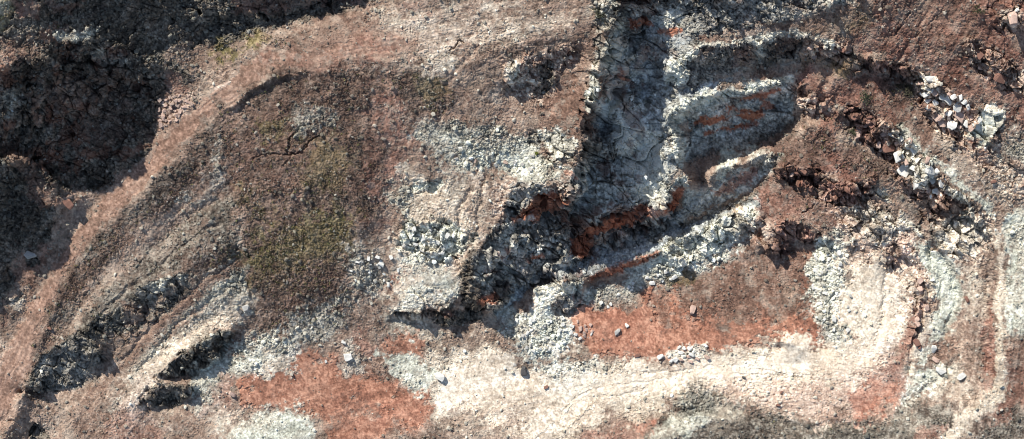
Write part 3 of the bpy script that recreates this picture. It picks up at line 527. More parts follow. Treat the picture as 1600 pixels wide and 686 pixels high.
P('pinkw', [(1300,330),(1400,325),(1450,345),(1500,400),(1540,420),(1500,450),(1440,440),(1340,420)],14,10,.55); P('cream', [(1480,210),(1560,250),(1600,300),(1580,340),(1520,300)],12,10,.5)
B('mint', [(1405,200),(1440,228),(1482,268),(1525,312),(1556,340)], 10, 4, 4, .8); B('rockw', [(1395,208),(1430,240),(1475,290),(1520,332)], 9, 3, 5, .7)
P('rockw', [(1450,345),(1500,330),(1545,345),(1540,400),(1490,410),(1445,380)],10,8,.5); P('rockw', [(1320,325),(1395,325),(1420,360),(1370,380),(1330,370)],8,8,.5)
B('greyd', [(1400,310),(1440,345),(1475,395)], 12, 5, 4, .7); B('rockw', [(1440,385),(1470,400)], 8, 4, 4, .5); B('brown', [(1560,235),(1600,262)], 14, 6, 5, .6)
# lower right
P('whiter', [(1275,375),(1310,372),(1330,410),(1345,470),(1345,545),(1300,550),(1280,510),(1272,440)],6,6)
P('white', [(1325,395),(1380,410),(1425,430),(1428,500),(1410,560),(1340,560),(1318,500)],8,8,1.0); P('pinkw', [(1345,540),(1420,530),(1420,590),(1380,610),(1330,590)],12,8,.8); P('soil', [(1280,560),(1340,575),(1340,600),(1260,600)],12,8,.3)
P('rockp', [(1425,430),(1460,430),(1470,470),(1450,520),(1440,570),(1410,570),(1420,500)],8,7,.9); P('whiter', [(1330,420),(1420,430),(1425,500),(1380,560),(1340,540)],14,12,.12); P('rockp', [(1385,420),(1425,430),(1420,480),(1395,520),(1380,470)],8,8,.5)
P('dirtred', [(1395,560),(1430,500),(1440,510),(1425,560),(1420,600),(1385,650),(1330,650),(1330,625),(1360,600)],8,6,.8); P('rockp', [(1545,345),(1552,430),(1535,430),(1525,380)],6,5,.4)
P('orange', [(1330,620),(1370,600),(1400,600),(1385,645),(1335,650)],8,6,.7)
P('mint', [(1445,390),(1480,400),(1500,440),(1492,500),(1475,525),(1440,520),(1455,470)],7,5); P('cream', [(1490,400),(1540,420),(1540,500),(1500,520),(1490,470)],12,8,.7); P('mint', [(1500,430),(1530,440),(1520,480),(1500,480)],10,8,.5)
P('brown', [(1435,530),(1460,520),(1490,530),(1510,575),(1480,580),(1455,560)],7,6,.8); P('whiter', [(1430,560),(1460,580),(1500,580),(1510,600),(1470,625),(1420,620)],8,7,.8); P('mint', [(1425,560),(1450,570),(1490,600),(1440,615),(1420,600)],10,7,.8)
P('soil', [(1500,520),(1540,500),(1540,580),(1540,620),(1500,640),(1450,640),(1440,620),(1510,600)],10,7,.9); P('cream', [(1440,600),(1500,580),(1540,600),(1500,640)],12,10,.5); P('dirtred', [(1540,510),(1552,490),(1562,520),(1562,590),(1550,625),(1538,600)],5,4); 
P('mint', [(1566,335),(1640,330),(1640,520),(1575,520),(1562,440)],7,6); P('greyr', [(1575,360),(1600,350),(1640,360),(1640,480),(1585,470)],10,9,.5); P('brown', [(1580,530),(1640,520),(1640,640),(1560,640),(1560,600)],9,8,.8); P('rbrown', [(1565,560),(1610,580),(1600,640),(1540,660),(1560,610)],10,7,.7)
B('cream', [(1556,340),(1562,420),(1562,480),(1566,560),(1560,620),(1530,640),(1500,655),(1480,690)], 13, 5, 4, .95); P('cream', [(1490,650),(1550,620),(1550,645),(1510,690),(1480,700)],8,6,.6); P('dirtred', [(1440,665),(1480,660),(1480,700),(1430,700)],8,6,.7)
P('rbrown', [(1548,440),(1560,430),(1558,500),(1546,520)],5,4,.7)
COL *= (1+.38*stk*np.clip(RS*1.2, .62, 1))[..., None]*(1+.16*nC+.14*nB)[..., None]
# blown dust, clay and grey fines mixed in unevenly
for sd, sz, tone_, k_ in ((1000, 46, (200,178,158), .40), (1010, 70, (132,92,78), .34), (1020, 30, (112,104,96), .30), (1030, 16, (196,188,176), .34), (1040, 13, (96,74,64), .34), (1050, 90, (176,146,130), .35)):
    m_ = sstep(.12, .62, fbm(U, V, sd, sz, 6, .72)+.25*stk)*k_*.6*np.clip(1.25-RB, .35, 1)
    m_ = m_*np.where(RS < .62, .22, 1)*(1-(.65 if sum(tone_) > 420 else .1)*sstep(1.05, 1.4, RS))
    COL = COL*(1-m_[..., None])+LIN(tone_)*m_[..., None]
B('rockw', [(1375,305),(1415,340),(1455,385),(1485,425)], 12, 4, 5, .8); B('mint', [(1440,380),(1476,405),(1496,445),(1490,490),(1468,525)], 20, 6, 4, .85); B('greyd', [(1478,400),(1502,440),(1500,480),(1478,520)], 5, 3, 2, .6)
B('greyr', [(1500,330),(1530,352),(1550,372)], 8, 5, 4, .5); B('dirtred', [(1438,455),(1430,510),(1415,560),(1385,610),(1340,640)], 14, 5, 4, .7); B('cream', [(1452,440),(1446,490),(1436,540),(1424,585)], 10, 5, 4, .7)
B('greyr', [(385,425),(330,462),(270,510),(215,575),(175,640)], 8, 5, 4, .7); B('brown', [(370,415),(315,455),(255,500),(200,560),(150,625)], 10, 5, 4, .8); B('cream', [(398,462),(350,490),(300,512)], 12, 5, 4, .6); B('soil', [(300,430),(240,480),(180,545),(140,600)], 8, 5, 4, .6); B('greyd', [(345,345),(280,390),(210,445)], 8, 5, 4, .6)
B('cream', [(1556,345),(1562,420),(1562,480),(1566,560),(1558,615),(1530,640),(1500,658),(1482,690)], 13, 4, 4, .95)
B('pinkw', [(1330,345),(1350,380),(1330,410)], 12, 6, 5, .6); B('brown', [(1395,318),(1440,355),(1470,392)], 9, 4, 4, .7)
P('pinkw', [(1100,596),(1210,590),(1330,585),(1390,600),(1340,640),(1270,652),(1180,628)],12,8,.75); P('cream', [(960,600),(1060,598),(1050,640),(985,655),(930,660)],10,8,.6)
B('white', [(900,590),(1000,588),(1100,575),(1200,566),(1290,568),(1350,552),(1382,500),(1376,430)], 34, 14, 8, .7); P('orange', [(1335,618),(1370,602),(1402,598),(1385,640),(1340,648)],6,6,.7)
gul = [([(1475,395),(1490,430),(1497,470),(1480,520)],9,.5),([(1460,400),(1472,440),(1468,490)],6,.3),([(1545,430),(1540,500),(1548,600)],15,.45),([(1440,470),(1432,520),(1420,580)],7,.5),([(1500,560),(1460,600),(1420,630)],8,.3),([(1385,420),(1380,480),(1370,540)],8,.35),([(1150,640),(1260,668),(1380,664)],10,.3),
 ([(1455,20),(1405,90),(1380,110)],6,.3),([(1300,100),(1285,140),(1275,175)],8,.5),([(600,120),(604,200),(612,290),(606,380)],12,.15),([(585,150),(580,240),(592,340)],8,.1),([(740,80),(700,130),(690,190)],7,.2),([(735,300),(715,340),(712,400),(730,450)],8,.4),([(760,270),(750,320),(738,380)],6,.35)]
# hairline cracks in soil (open gaps are cut in the height below)
cracks = [([(398,250),(425,238),(448,240),(452,215),(470,196),(490,190),(508,196)],3.2,.45),([(508,205),(485,222),(468,238),(448,242)],3.4,.5),([(440,260),(452,250),(462,235)],2,.25),
 ([(1330,190),(1310,225),(1292,245),(1285,262)],3,.5),([(1420,22),(1395,60),(1375,80)],2.4,.4),([(1480,10),(1455,35),(1430,60)],2,.25),([(1255,335),(1275,323)],2.4,.5),([(895,300),(896,350),(890,420)],6,1.0),([(905,200),(900,260),(898,330)],5,.8),([(700,80),(716,66),(724,72)],3,.5)]
PITW = np.zeros_like(U)
for pl_ in ([(966,Y0),(1090,Y0),(1340,-60),(1335,0),(1230,35),(1150,45),(1090,70),(1075,134),(1250,90),(1240,130),(1240,185),(1180,230),(1075,245),(1050,300),(1215,244),(1212,262),(1060,350),(940,400),(905,440),(830,445),(778,470),(740,440),(765,370),(790,330),(885,290),(905,240),(915,180),(950,100),(958,40)],
            [(0,60),(200,80),(250,150),(230,240),(150,302),(0,240)]):
    sl_, m_ = area(pl_, 6, 3); PITW[sl_] = np.maximum(PITW[sl_], m_)
LEDW = np.zeros_like(U)
for pl_ in ([(1250,60),(1330,72),(1345,84),(1420,100),(1462,126),(1520,162),(1566,172),(1568,200),(1546,236),(1500,228),(1450,196),(1430,155),(1385,118),(1250,92)],
            [(1318,166),(1372,178),(1412,208),(1462,256),(1500,300),(1540,335),(1540,400),(1450,400),(1430,314),(1398,280),(1382,244),(1345,218),(1316,194)],
            [(1208,266),(1240,258),(1280,262),(1320,288),(1362,280),(1364,312),(1322,332),(1288,314),(1250,297),(1220,288)], [(1196,392),(1214,360),(1238,348),(1296,366),(1292,386),(1240,374),(1222,398)],
            [(1300,330),(1360,310),(1400,330),(1380,380),(1330,370)], [(1380,412),(1384,388),(1420,368),(1436,394),(1400,426)], [(1502,58),(1560,76),(1600,104),(1660,124),(1660,172),(1600,160),(1550,132),(1512,100)], [(1540,0),(1610,0),(1610,50),(1560,52)],
            [(616,350),(636,340),(715,348),(740,365),(730,385),(716,402),(690,415),(650,402),(620,386)], [(784,140),(788,92),(830,82),(895,68),(906,86),(900,110),(872,116),(864,152),(835,162),(810,152)],
            [(820,205),(905,215),(900,262),(850,250)], [(925,10),(966,5),(960,90),(920,180),(905,170),(925,90)], [(1240,130),(1300,150),(1300,185),(1250,180)], [(1425,440),(1450,440),(1440,500),(1420,540)], [(100,50),(160,40),(240,90),(240,150),(150,190),(90,150)], [(0,130),(60,120),(60,190),(0,200)], [(0,240),(60,240),(110,300),(60,330),(0,300)], [(1590,0),(1600,0),(1600,10)],
            [(1030,400),(1036,384),(1165,324),(1192,350),(1046,422)], [(30,608),(60,560),(98,530),(130,515),(205,474),(212,448),(292,428),(288,462),(228,512),(160,560),(65,614)], [(250,590),(275,558),(305,536),(362,514),(370,526),(300,588)], [(212,638),(232,608),(304,598),(270,642)]):
    sl_, m_ = area(pl_, 6, 4); LEDW[sl_] = np.maximum(LEDW[sl_], m_*(.35 if pl_[0][0] < 330 else (.4 if pl_[0] == (784,140) else .8)))
BEN = np.zeros_like(U)
sl_, m_ = area([(1040,60),(1100,0),(1345,0),(1345,135),(1244,240),(1200,310),(1060,352),(1045,300),(1035,180)], 10, 3); BEN[sl_] = m_
c0b, ct0, ce0 = blocks(U, V, 820, 15, 2.0, .9, 1.35, .10)
# --- height field at full resolution
Hs = bil(HB, U+WX*(1+.8*PITW), V+WY*(1+.8*PITW))
gy, gx = np.gradient(Hs); slope = np.hypot(gx, gy)*10.0          # about metres per metre
steep = sstep(.55, 1.3, slope)
rb = np.clip(RB*(.35+.65*steep)+.12*steep+.4*RB*sstep(1240,1300,U)*sstep(380,330,V), 0, 1.3)
b0, t0, e0 = blocks(U, V, 380, 46, 1.5, .5, 1.5, .07)
b1, t1, e1 = blocks(U, V, 400, 24, 1.5, .6, 1.5); b2, t2, e2 = blocks(U, V, 440, 10, 1.6, .5, 1.4); b3, t3, e3 = blocks(U, V, 480, 4.6, 1.6, 0, 1.1, .2)
b4, t4, e4 = blocks(U, V, 520, 3.0, 1.4, 0, 1.0, .25)
clump = sstep(-.3, .6, fbm(U, V, 600, 30, 4, .6))
hillm = sstep(330, 250, U)*sstep(420, 330, V)
D = rb*(b1*1.15*(1-.45*hillm)*(1-.5*BEN) + b2*.42 + b3*.17) + RR*(.35+.65*clump)*(b3*.20+b4*.13) + RS*(nB*.035+nC*.03) + stk*.09*(1+.5*sstep(1300,1360,U)) + fbm(U, V, 620, 90, 5, .5)*.35*(1-.6*np.exp(-((RS-.5)/.1)**2))
D *= (1-.45*np.exp(-((RS-.5)/.06)**2))
D += PITW*((b0-.1)*1.3+.55*c0b)*np.clip(rb+.3,0,1)*(1-.4*hillm)*(1-.72*BEN)
D += LEDW*((c0b+.15)*.8 + .3*(b0-.1))
# wheel ruts along the haul road
rd = seg_dist(roadc, UW, VW); on = sstep(26, 12, rd)
D = D*(1-.5*on) - on*.03*np.cos(rd*.75+1.5*nA)*sstep(-.3,.3,nB+nA)
for pl in ([(820,700),(870,660),(900,620),(960,600),(1060,592)], [(845,700),(900,655),(940,622),(1010,606)], [(980,586),(1100,576),(1200,560)], [(1130,580),(1230,592),(1330,596)]):
    D -= .12*sstep(3.2, .6, seg_dist(pl, U+WX*1.3, V+WY*1.3))*sstep(-.35,.25,nB+nA)
for pl, w_, dp in gul+[([(388,430),(330,468),(270,516),(215,580)],6,.25),([(372,405),(310,450),(250,495),(190,560)],6,.3),([(345,345),(280,390),(210,445),(150,500)],6,.3)]:
    D -= dp*sstep(w_, 0, seg_dist(pl, U+WX*1.4, V+WY*1.4))*(1+.6*nB)
for pl, w_, dp in cracks:
    D -= dp*1.1*sstep(w_*.8, w_*.2, seg_dist(pl, U+WX*1.1+NF*1.5, V+WY*1.1+NF*1.2))*sstep(-.5,.1,nA)
COLc = 1 + (rb*.40)[..., None]*((t1*.4+t2*.6)-.5)[..., None] + (np.clip(RR, 0, 1)*.34)[..., None]*(t3-.5)[..., None]
COL = COL*np.clip(COLc, .5, 1.5)
jn = np.minimum(np.minimum(e0*.8+.2, e1*.7+.3), e2*.5+.5)            # darker joints between slabs
COL *= (1-(PITW*(1-jn)*.5))[..., None]
pv = fbm(U, V, 1100, 55, 6, .68)
for lo, hi, tone_, k_ in ((.1, .5, (72,62,54), .5), (-.02, -.4, (216,212,204), .8)):
    m_ = PITW*sstep(lo, hi, pv)*k_*(1-.75*BEN)*(1 if lo > 0 else 1-hillm); COL = COL*(1-m_[..., None])+LIN(tone_)*m_[..., None]
m_ = PITW*sstep(.1, .55, fbm(U, V, 1130, 34, 5, .65))*.5*(1-.7*BEN); COL = COL*(1-m_[..., None])+LIN((128,84,66))*m_[..., None]
COL *= (1+PITW*.7*(t1*.5+t0*.5-.5))[..., None]
for cl_, (sl_, m_), k_ in REPLAY:
    M = (m_*k_*.85*PITW[sl_])[..., None]; COL[sl_] = COL[sl_]*(1-M)+tones(cl_, sl_)*(1+.5*(t1[sl_]*.4+t2[sl_]*.6-.5))[..., None]*M
lum_ = COL.mean(-1, keepdims=True); COL = lum_+(COL-lum_)*.88
COL = COL*np.array([.99,1.01,.95],np.float32)
COL *= (1+LEDW*(.7*(ct0-.5)-.25*(1-ce0)))[..., None]
sp = sstep(.25, .75, fbm(U, V, 1300, 3.4, 2, .8))*sstep(.12, .02, RB)*.34*np.clip(1.3-RR*2, 0, 1)*sstep(-.2, .5, fbm(U, V, 1310, 60, 4, .6)+.2)
COL *= (1-sp)[..., None]
# iron staining on rock
st = sstep(.2, .8, fbm(U, V, 700, 40, 5, .6))*rb*.35
COL = COL*(1-st[..., None]) + COL*np.array([1.12, .72, .56], np.float32)*st[..., None]
Z = (Hs + D).astype(np.float32)
def unproj(u, v, z):
    k = (CAM_H-z)/FOC
    return (u-800.0)*k, (343.0-v)*k
# push blocks out along the surface normal on the steep faces as well
px, py = unproj(U, V, Hs)
nrm = np.stack([-gx*10, gy*10, np.ones_like(gx)], -1); nrm /= np.linalg.norm(nrm, axis=-1, keepdims=True)
PX = px + nrm[..., 0]*D*.4*steep; PY = py + nrm[..., 1]*D*.4*steep; PZ = Hs + D*(1-.35*steep)

# ------------------------------------------------------------------ materials
def ground_mat(name, bump=.28, bscale=6.0, spec=.15):
    m = bpy.data.materials.new(name); m.use_nodes = True; n = m.node_tree; bs = n.nodes['Principled BSDF']
    at = n.nodes.new('ShaderNodeAttribute'); at.attribute_name = 'rock_tone'
    tc = n.nodes.new('ShaderNodeTexCoord')
    no = n.nodes.new('ShaderNodeTexNoise'); no.inputs['Scale'].default_value = bscale; no.inputs['Detail'].default_value = 6; no.inputs['Roughness'].default_value = .7
    n.links.new(tc.outputs['Object'], no.inputs['Vector'])
    mr = n.nodes.new('ShaderNodeMapRange'); mr.inputs[1].default_value = .3; mr.inputs[2].default_value = .7; mr.inputs[3].default_value = .82; mr.inputs[4].default_value = 1.16
    n.links.new(no.outputs[0], mr.inputs[0])
    mx = n.nodes.new('ShaderNodeMix'); mx.data_type = 'RGBA'; mx.blend_type = 'MULTIPLY'; mx.inputs[0].default_value = 1
    n.links.new(at.outputs['Color'], mx.inputs[6]); n.links.new(mr.outputs[0], mx.inputs[7]); n.links.new(mx.outputs[2], bs.inputs['Base Color'])
    bp = n.nodes.new('ShaderNodeBump'); bp.inputs['Strength'].default_value = bump; bp.inputs['Distance'].default_value = .12
    n.links.new(no.outputs[0], bp.inputs['Height']); n.links.new(bp.outputs[0], bs.inputs['Normal'])
    bs.inputs['Roughness'].default_value = .92; bs.inputs['Specular IOR Level'].default_value = spec
    return m
M_ground = ground_mat('broken_ground')
M_stone = ground_mat('stone', .35, 9.0)

def link(o): scene.collection.objects.link(o); return o
def tag(o, label=None, cat=None, group=None, kind=None):
    if label: o['label'] = label
    if cat: o['category'] = cat
    if group: o['group'] = group
    if kind: o['kind'] = kind
    return o
def np_mesh(name, co, faces, col, mat, k=4):
    me = bpy.data.meshes.new(name); nv, nf = len(co), len(faces)
    me.vertices.add(nv); me.vertices.foreach_set('co', np.ascontiguousarray(co, np.float32).ravel())
    me.loops.add(nf*k); me.loops.foreach_set('vertex_index', np.ascontiguousarray(faces, np.int32).ravel())
    me.polygons.add(nf); me.polygons.foreach_set('loop_start', np.arange(nf, dtype=np.int32)*k)
    me.update(calc_edges=True)
    ca = me.color_attributes.new('rock_tone', 'FLOAT_COLOR', 'POINT')
    c4 = np.ones((nv, 4), np.float32); c4[:, :3] = col; ca.data.foreach_set('color', c4.ravel())
    me.materials.append(mat); me.polygons.foreach_set('use_smooth', np.zeros(nf, bool)); me.update()
    return me

# ------------------------------------------------------------------ split of the land: each named region is its own mesh
uc, vc = (U[:-1, :-1]+.5+WX[:-1, :-1]), (V[:-1, :-1]+.5+WY[:-1, :-1])
REG = np.zeros(uc.shape, np.int16)
regions = [('hillside', None, 'structure', None)]
def region(name, pl, label=None, cat=None, group=None, width=None):
    regions.append((name, label, 'structure' if label is None else None, (cat, group)))
    k = len(regions)-1
    xs = [p[0] for p in pl]; ys = [p[1] for p in pl]; mg = 20+(width or 0)
    i0 = max(0, int(min(xs)-mg-X0)); i1 = max(0, int(max(xs)+mg-X0)); j0 = max(0, int(min(ys)-mg-Y0)); j1 = max(0, int(max(ys)+mg-Y0))
    u, v = uc[j0:j1, i0:i1], vc[j0:j1, i0:i1]
    m = (seg_dist(pl, u, v) < width/2) if width else inside(pl, u, v)
    REG[j0:j1, i0:i1][m] = k
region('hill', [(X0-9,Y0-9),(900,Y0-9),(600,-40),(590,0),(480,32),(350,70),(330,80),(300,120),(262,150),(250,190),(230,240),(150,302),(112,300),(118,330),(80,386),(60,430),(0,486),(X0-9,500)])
region('haul_road', [(700,62),(620,68)]+roadc[1:], width=38)
region('quarry_floor', [(905,500),(930,482),(980,462),(1050,445),(1110,420),(1190,388),(1268,388),(1278,430),(1276,490),(1290,550),(1200,552),(1100,556),(1010,570),(930,560),(905,530)])
region('track', [(655,530),(760,545),(800,560),(820,580),(900,575),(1000,590),(1100,565),(1210,530),(1290,550),(1340,560),(1400,600),(1380,650),(1250,640),(1120,620),(1060,620),(980,640),(900,690),(880,Y1+9),(600,Y1+9),(660,690),(640,640),(660,600)])
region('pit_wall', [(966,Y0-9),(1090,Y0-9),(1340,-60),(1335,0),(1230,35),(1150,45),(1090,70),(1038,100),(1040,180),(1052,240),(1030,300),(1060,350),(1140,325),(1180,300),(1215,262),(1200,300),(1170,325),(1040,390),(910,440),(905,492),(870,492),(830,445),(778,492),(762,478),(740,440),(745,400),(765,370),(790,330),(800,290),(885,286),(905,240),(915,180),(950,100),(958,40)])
region('bench', [(1038,112),(1044,100),(1076,82),(1090,58),(1225,34),(1290,12),(1340,0),(1335,80),(1325,86),(1252,92),(1190,110),(1075,134),(1042,140)])
region('bench', [(1046,205),(1048,180),(1056,160),(1150,124),(1230,101),(1310,92),(1300,130),(1240,130),(1244,172),(1180,227),(1070,250),(1052,240)])
region('bench', [(1030,320),(1056,272),(1110,250),(1160,234),(1212,234),(1215,262),(1176,298),(1130,318),(1062,352)])
OC = 'rock outcrop'
region('rock_outcrop', [(30,608),(60,560),(98,530),(130,520),(150,530),(160,560),(152,598),(110,606),(65,614)], 'large dark blue-grey outcrop in shade below the lower left lane', OC)
region('rock_outcrop', [(126,520),(150,492),(205,474),(215,478),(228,512),(190,524)], 'low dark rock outcrop between the big blue-grey outcrop and the ragged upper one', OC)
region('rock_outcrop', [(205,474),(212,448),(262,432),(292,428),(288,462),(262,488),(238,476),(222,484)], 'dark ragged outcrop with a pale tip, highest of the lower left ledges', OC)
region('rock_outcrop', [(250,590),(275,558),(305,536),(362,514),(370,526),(350,558),(300,588)], 'long slanting dark rock ledge beside the cream dust ramp', OC)
region('rock_outcrop', [(212,638),(232,608),(258,596),(304,598),(306,620),(270,642)], 'rounded dark rock below the slanting ledge by the dust ramp', OC)
region('rock_outcrop', [(616,350),(636,340),(715,348),(740,365),(730,385),(716,402),(690,415),(650,402),(620,386)], 'blocky white outcrop standing out of the pale middle slope', OC)
region('rock_outcrop', [(636,300),(655,276),(692,274),(702,286),(668,308)], 'small pale outcrop above the blocky white outcrop', OC)
region('rock_outcrop', [(608,488),(650,476),(700,472),(718,430),(742,400),(764,405),(768,480),(748,508),(700,513),(608,504)], 'undercut grey ledge with dark shadow above the lower pink ground', OC)
region('rock_outcrop', [(784,140),(788,92),(830,82),(895,68),(906,86),(900,110),(872,116),(864,152),(835,162),(810,152)], 'craggy outcrop around a black hollow above the main cliff', OC)
region('rock_outcrop', [(824,474),(838,444),(880,436),(912,438),(922,468),(902,496),(866,494),(850,482)], 'pale topped outcrop with dark side at the foot of the pit', OC)
region('rock_outcrop', [(1030,400),(1036,384),(1060,368),(1130,342),(1165,324),(1190,330),(1192,350),(1150,380),(1085,414),(1046,422)], 'long white rock rib between the shaded scree and the red floor', OC)
region('rock_outcrop', [(1522,206),(1526,178),(1562,172),(1568,200),(1546,232),(1528,226)], 'smooth mint coloured rock face in the upper right ledge', OC)
region('rock_outcrop', [(1376,414),(1382,388),(1420,366),(1438,394),(1402,428)], 'rust brown craggy rock in the pale slope at right', OC)
region('rock_ledge', [(1340,84),(1420,100),(1462,126),(1520,162),(1526,180),(1522,226),(1500,228),(1450,196),(1430,155),(1385,118),(1348,112)], 'ledge of broken white rock running down from the upper right slope', 'rock ledge')
region('rock_ledge', [(1318,166),(1372,178),(1412,208),(1462,256),(1500,300),(1540,335),(1500,350),(1450,345),(1430,314),(1398,280),(1382,244),(1345,218),(1316,194)], 'longest ledge of broken pale rock with rust brown faces across the right slope', 'rock ledge')
region('rock_ledge', [(1208,266),(1240,258),(1280,262),(1286,290),(1250,297),(1220,288)], 'short rust brown ledge on the lobe beside the benches', 'rock ledge')
region('rock_ledge', [(1284,276),(1320,288),(1362,280),(1364,312),(1322,330),(1288,314)], 'brown ledge with one upright pale slab', 'rock ledge')
region('rock_ledge', [(1196,392),(1214,360),(1238,348),(1296,366),(1292,386),(1240,374),(1222,398)], 'notched brown ledge with a black cleft above the red floor', 'rock ledge')
region('rock_ledge', [(1502,58),(1560,76),(1600,104),(1660,124),(1660,172),(1600,160),(1550,132),(1512,100)], 'rusty pink ledge near the top right edge', 'rock ledge')
H_, W_ = U.shape
vid = np.arange(H_*W_).reshape(H_, W_)
quads = np.stack([vid[:-1, :-1], vid[1:, :-1], vid[1:, 1:], vid[:-1, 1:]], -1).reshape(-1, 4)
CO = np.stack([PX, PY, PZ], -1).reshape(-1, 3).astype(np.float32); CC = COL.reshape(-1, 3); rf = REG.ravel()
for k, (name, label, kind, cg) in enumerate(regions):
    q = quads[rf == k]
    if not len(q): continue
    ids, inv = np.unique(q, return_inverse=True); inv = inv.reshape(-1, 4)
    org = CO[ids].mean(0); org[2] = CO[ids][:, 2].min()
    if kind: org[:] = 0
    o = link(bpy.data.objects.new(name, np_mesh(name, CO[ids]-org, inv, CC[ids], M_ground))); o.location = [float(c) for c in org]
    if kind: tag(o, kind=kind)
    else: tag(o, label, cg[0], cg[1])
# country beyond the modelled land, out to the horizon
bm = bmesh.new()
edge = [int(vid[0, i]) for i in range(0, W_, 20)]+[int(vid[0, W_-1])]
edge += [int(vid[j, W_-1]) for j in range(20, H_-1, 20)]+[int(vid[H_-1, W_-1])]
edge += [int(vid[H_-1, i]) for i in range(W_-21, 0, -20)]+[int(vid[H_-1, 0])]+[int(vid[j, 0]) for j in range(H_-21, 0, -20)]
r0 = [bm.verts.new(CO[i]-np.array([0, 0, .3])) for i in edge]; prev = r0
for s_, f_ in ((1.6, .7), (4, .4), (30, .1)):
    cur = [bm.verts.new((CO[i][0]*s_, CO[i][1]*s_, CO[i][2]*f_ + (1-f_)*12)) for i in edge]
    for i in range(len(edge)): bm.faces.new((prev[i], prev[i-1], cur[i-1], cur[i]))
    prev = cur
me = bpy.data.meshes.new('ground'); bm.normal_update(); bm.to_mesh(me); bm.free()
ca = me.color_attributes.new('rock_tone', 'FLOAT_COLOR', 'POINT'); ca.data.foreach_set('color', np.tile(np.array([.2, .13, .1, 1], np.float32), len(me.vertices)))
me.materials.append(M_ground); tag(link(bpy.data.objects.new('ground', me)), kind='structure')

# ------------------------------------------------------------------ stones lying as rubble (past counting): stuff
def samp(F, u, v): return F[np.clip(np.round(v-Y0).astype(int), 0, H_-1), np.clip(np.round(u-X0).astype(int), 0, W_-1)]
ico = bmesh.new(); bmesh.ops.create_icosphere(ico, subdivisions=1, radius=1); ico.verts.ensure_lookup_table()
IV = np.array([v.co[:] for v in ico.verts], np.float32); IF = np.array([[v.index for v in f.verts] for f in ico.faces], np.int32); ico.free()
def stones(name, u, v, size, col, seed, flat=.8, sink=.25):
    r = np.random.default_rng(seed); n = len(u)
    z = samp(PZ, u, v); x = samp(PX, u, v); y = samp(PY, u, v)
    base = IV[None]*(r.uniform(.5, 1.2, (n, 12, 1)))
    # square the shapes off a little so they read as broken rock
    base = np.sign(base)*np.abs(base)**.8
    sc = np.stack([r.uniform(.7, 1.3, n), r.uniform(.6, 1.1, n), r.uniform(flat*.7, flat*1.3, n)], -1)*size[:, None]
    p = base*sc[:, None]; an = r.uniform(0, 6.28, n); tl = r.normal(0, .35, n)
    c, s = np.cos(tl)[:, None], np.sin(tl)[:, None]; p = np.stack([p[..., 0]*c-p[..., 2]*s, p[..., 1], p[..., 0]*s+p[..., 2]*c], -1)
    c, s = np.cos(an)[:, None], np.sin(an)[:, None]; p = np.stack([p[..., 0]*c-p[..., 1]*s, p[..., 0]*s+p[..., 1]*c, p[..., 2]], -1)
    p += np.stack([x, y, z+size*(flat-sink)*.6], -1)[:, None]
    f = IF[None]+(np.arange(n)*12)[:, None, None]
    o = link(bpy.data.objects.new(name, np_mesh(name, p.reshape(-1, 3), f.reshape(-1, 3), np.repeat(col, 12, 0), M_stone, 3)))
    return o
N = 300000
u = rng.uniform(-40, 1640, N).astype(np.float32); v = rng.uniform(-40, 726, N).astype(np.float32)
clump_b = lambda u, v: sstep(.6, 1.3, samp(RS, u, v))
cl = samp(clump, u, v); rr = samp(RR, u, v)
keep = rng.uniform(0, 1, N) < np.clip(.035+.06*clump_b(u,v)+.5*rr**1.5*(.12+.88*cl**1.5)*sstep(.08,.16,rr), 0, 1)*np.where(samp(RS, u, v) < .6, .7, 1)
u, v = u[keep], v[keep]; n = len(u)
size = (.055+.065*rng.pareto(2.4, n)).clip(0, .36)*(0.75+.6*samp(RR, u, v))
c0 = samp(COL, u, v); lum = c0.mean(1, keepdims=True)
tint = np.array([1.0, .94, .86], np.float32)
br = np.where(rng.uniform(0, 1, (n, 1)) < .3, rng.uniform(1.2, 2.4, (n, 1)), rng.uniform(.7, 1.1, (n, 1)))
col = np.clip(c0*.35+(lum*1.05+.035)*tint*.6*br, .03, .8)
col = col*np.array([.99,1.02,.95],np.float32)
half = u < 800
for nm, m, sd in (('rubble', half, 1), ('rubble', ~half, 2)):
    tag(stones(nm, u[m], v[m], size[m], col[m], sd), 'loose stones strewn over the slopes in the %s half of the quarry' % ('left' if sd == 1 else 'right'), 'rubble', kind='stuff')

# ------------------------------------------------------------------ scrub: low tufts, stuff
def tufts(name, label, cat, u, v, size, cols, seed):
    r = np.random.default_rng(seed); n = len(u); K = 7
    x, y, z = samp(PX, u, v), samp(PY, u, v), samp(PZ, u, v)
    ctr = np.stack([x, y, z], -1)[:, None]+r.normal(0, 1, (n, K, 3))*size[:, None, None]*np.array([.5, .5, .25])+np.array([0, 0, .35])*size[:, None, None]
    a1 = r.normal(0, 1, (n, K, 3)); a1 /= np.linalg.norm(a1, axis=-1, keepdims=True); a2 = np.cross(a1, r.normal(0, 1, (n, K, 3))); a2 /= np.linalg.norm(a2, axis=-1, keepdims=True)
    s_ = (size*.42)[:, None, None]
    q = np.stack([ctr-a1*s_, ctr+a2*s_*.5, ctr+a1*s_, ctr-a2*s_*.5], 2).reshape(-1, 3)
    f = np.arange(n*K*4).reshape(-1, 4)
    c = np.repeat(cols[:, None]*r.uniform(.6, 1.4, (n, K, 1)), 4, 1).reshape(-1, 3)
    return tag(link(bpy.data.objects.new(name, np_mesh(name, q, f, c.astype(np.float32), M_stone))), label, cat, kind='stuff')
N = 60000
u = rng.uniform(-20, 1620, N).astype(np.float32); v = rng.uniform(-20, 700, N).astype(np.float32)
keep = rng.uniform(0, 1, N) < sstep(1.05, 1.5, samp(RS, u, v))*(.2+.6*samp(clump, u, v))
u, v = u[keep], v[keep]; n = len(u)
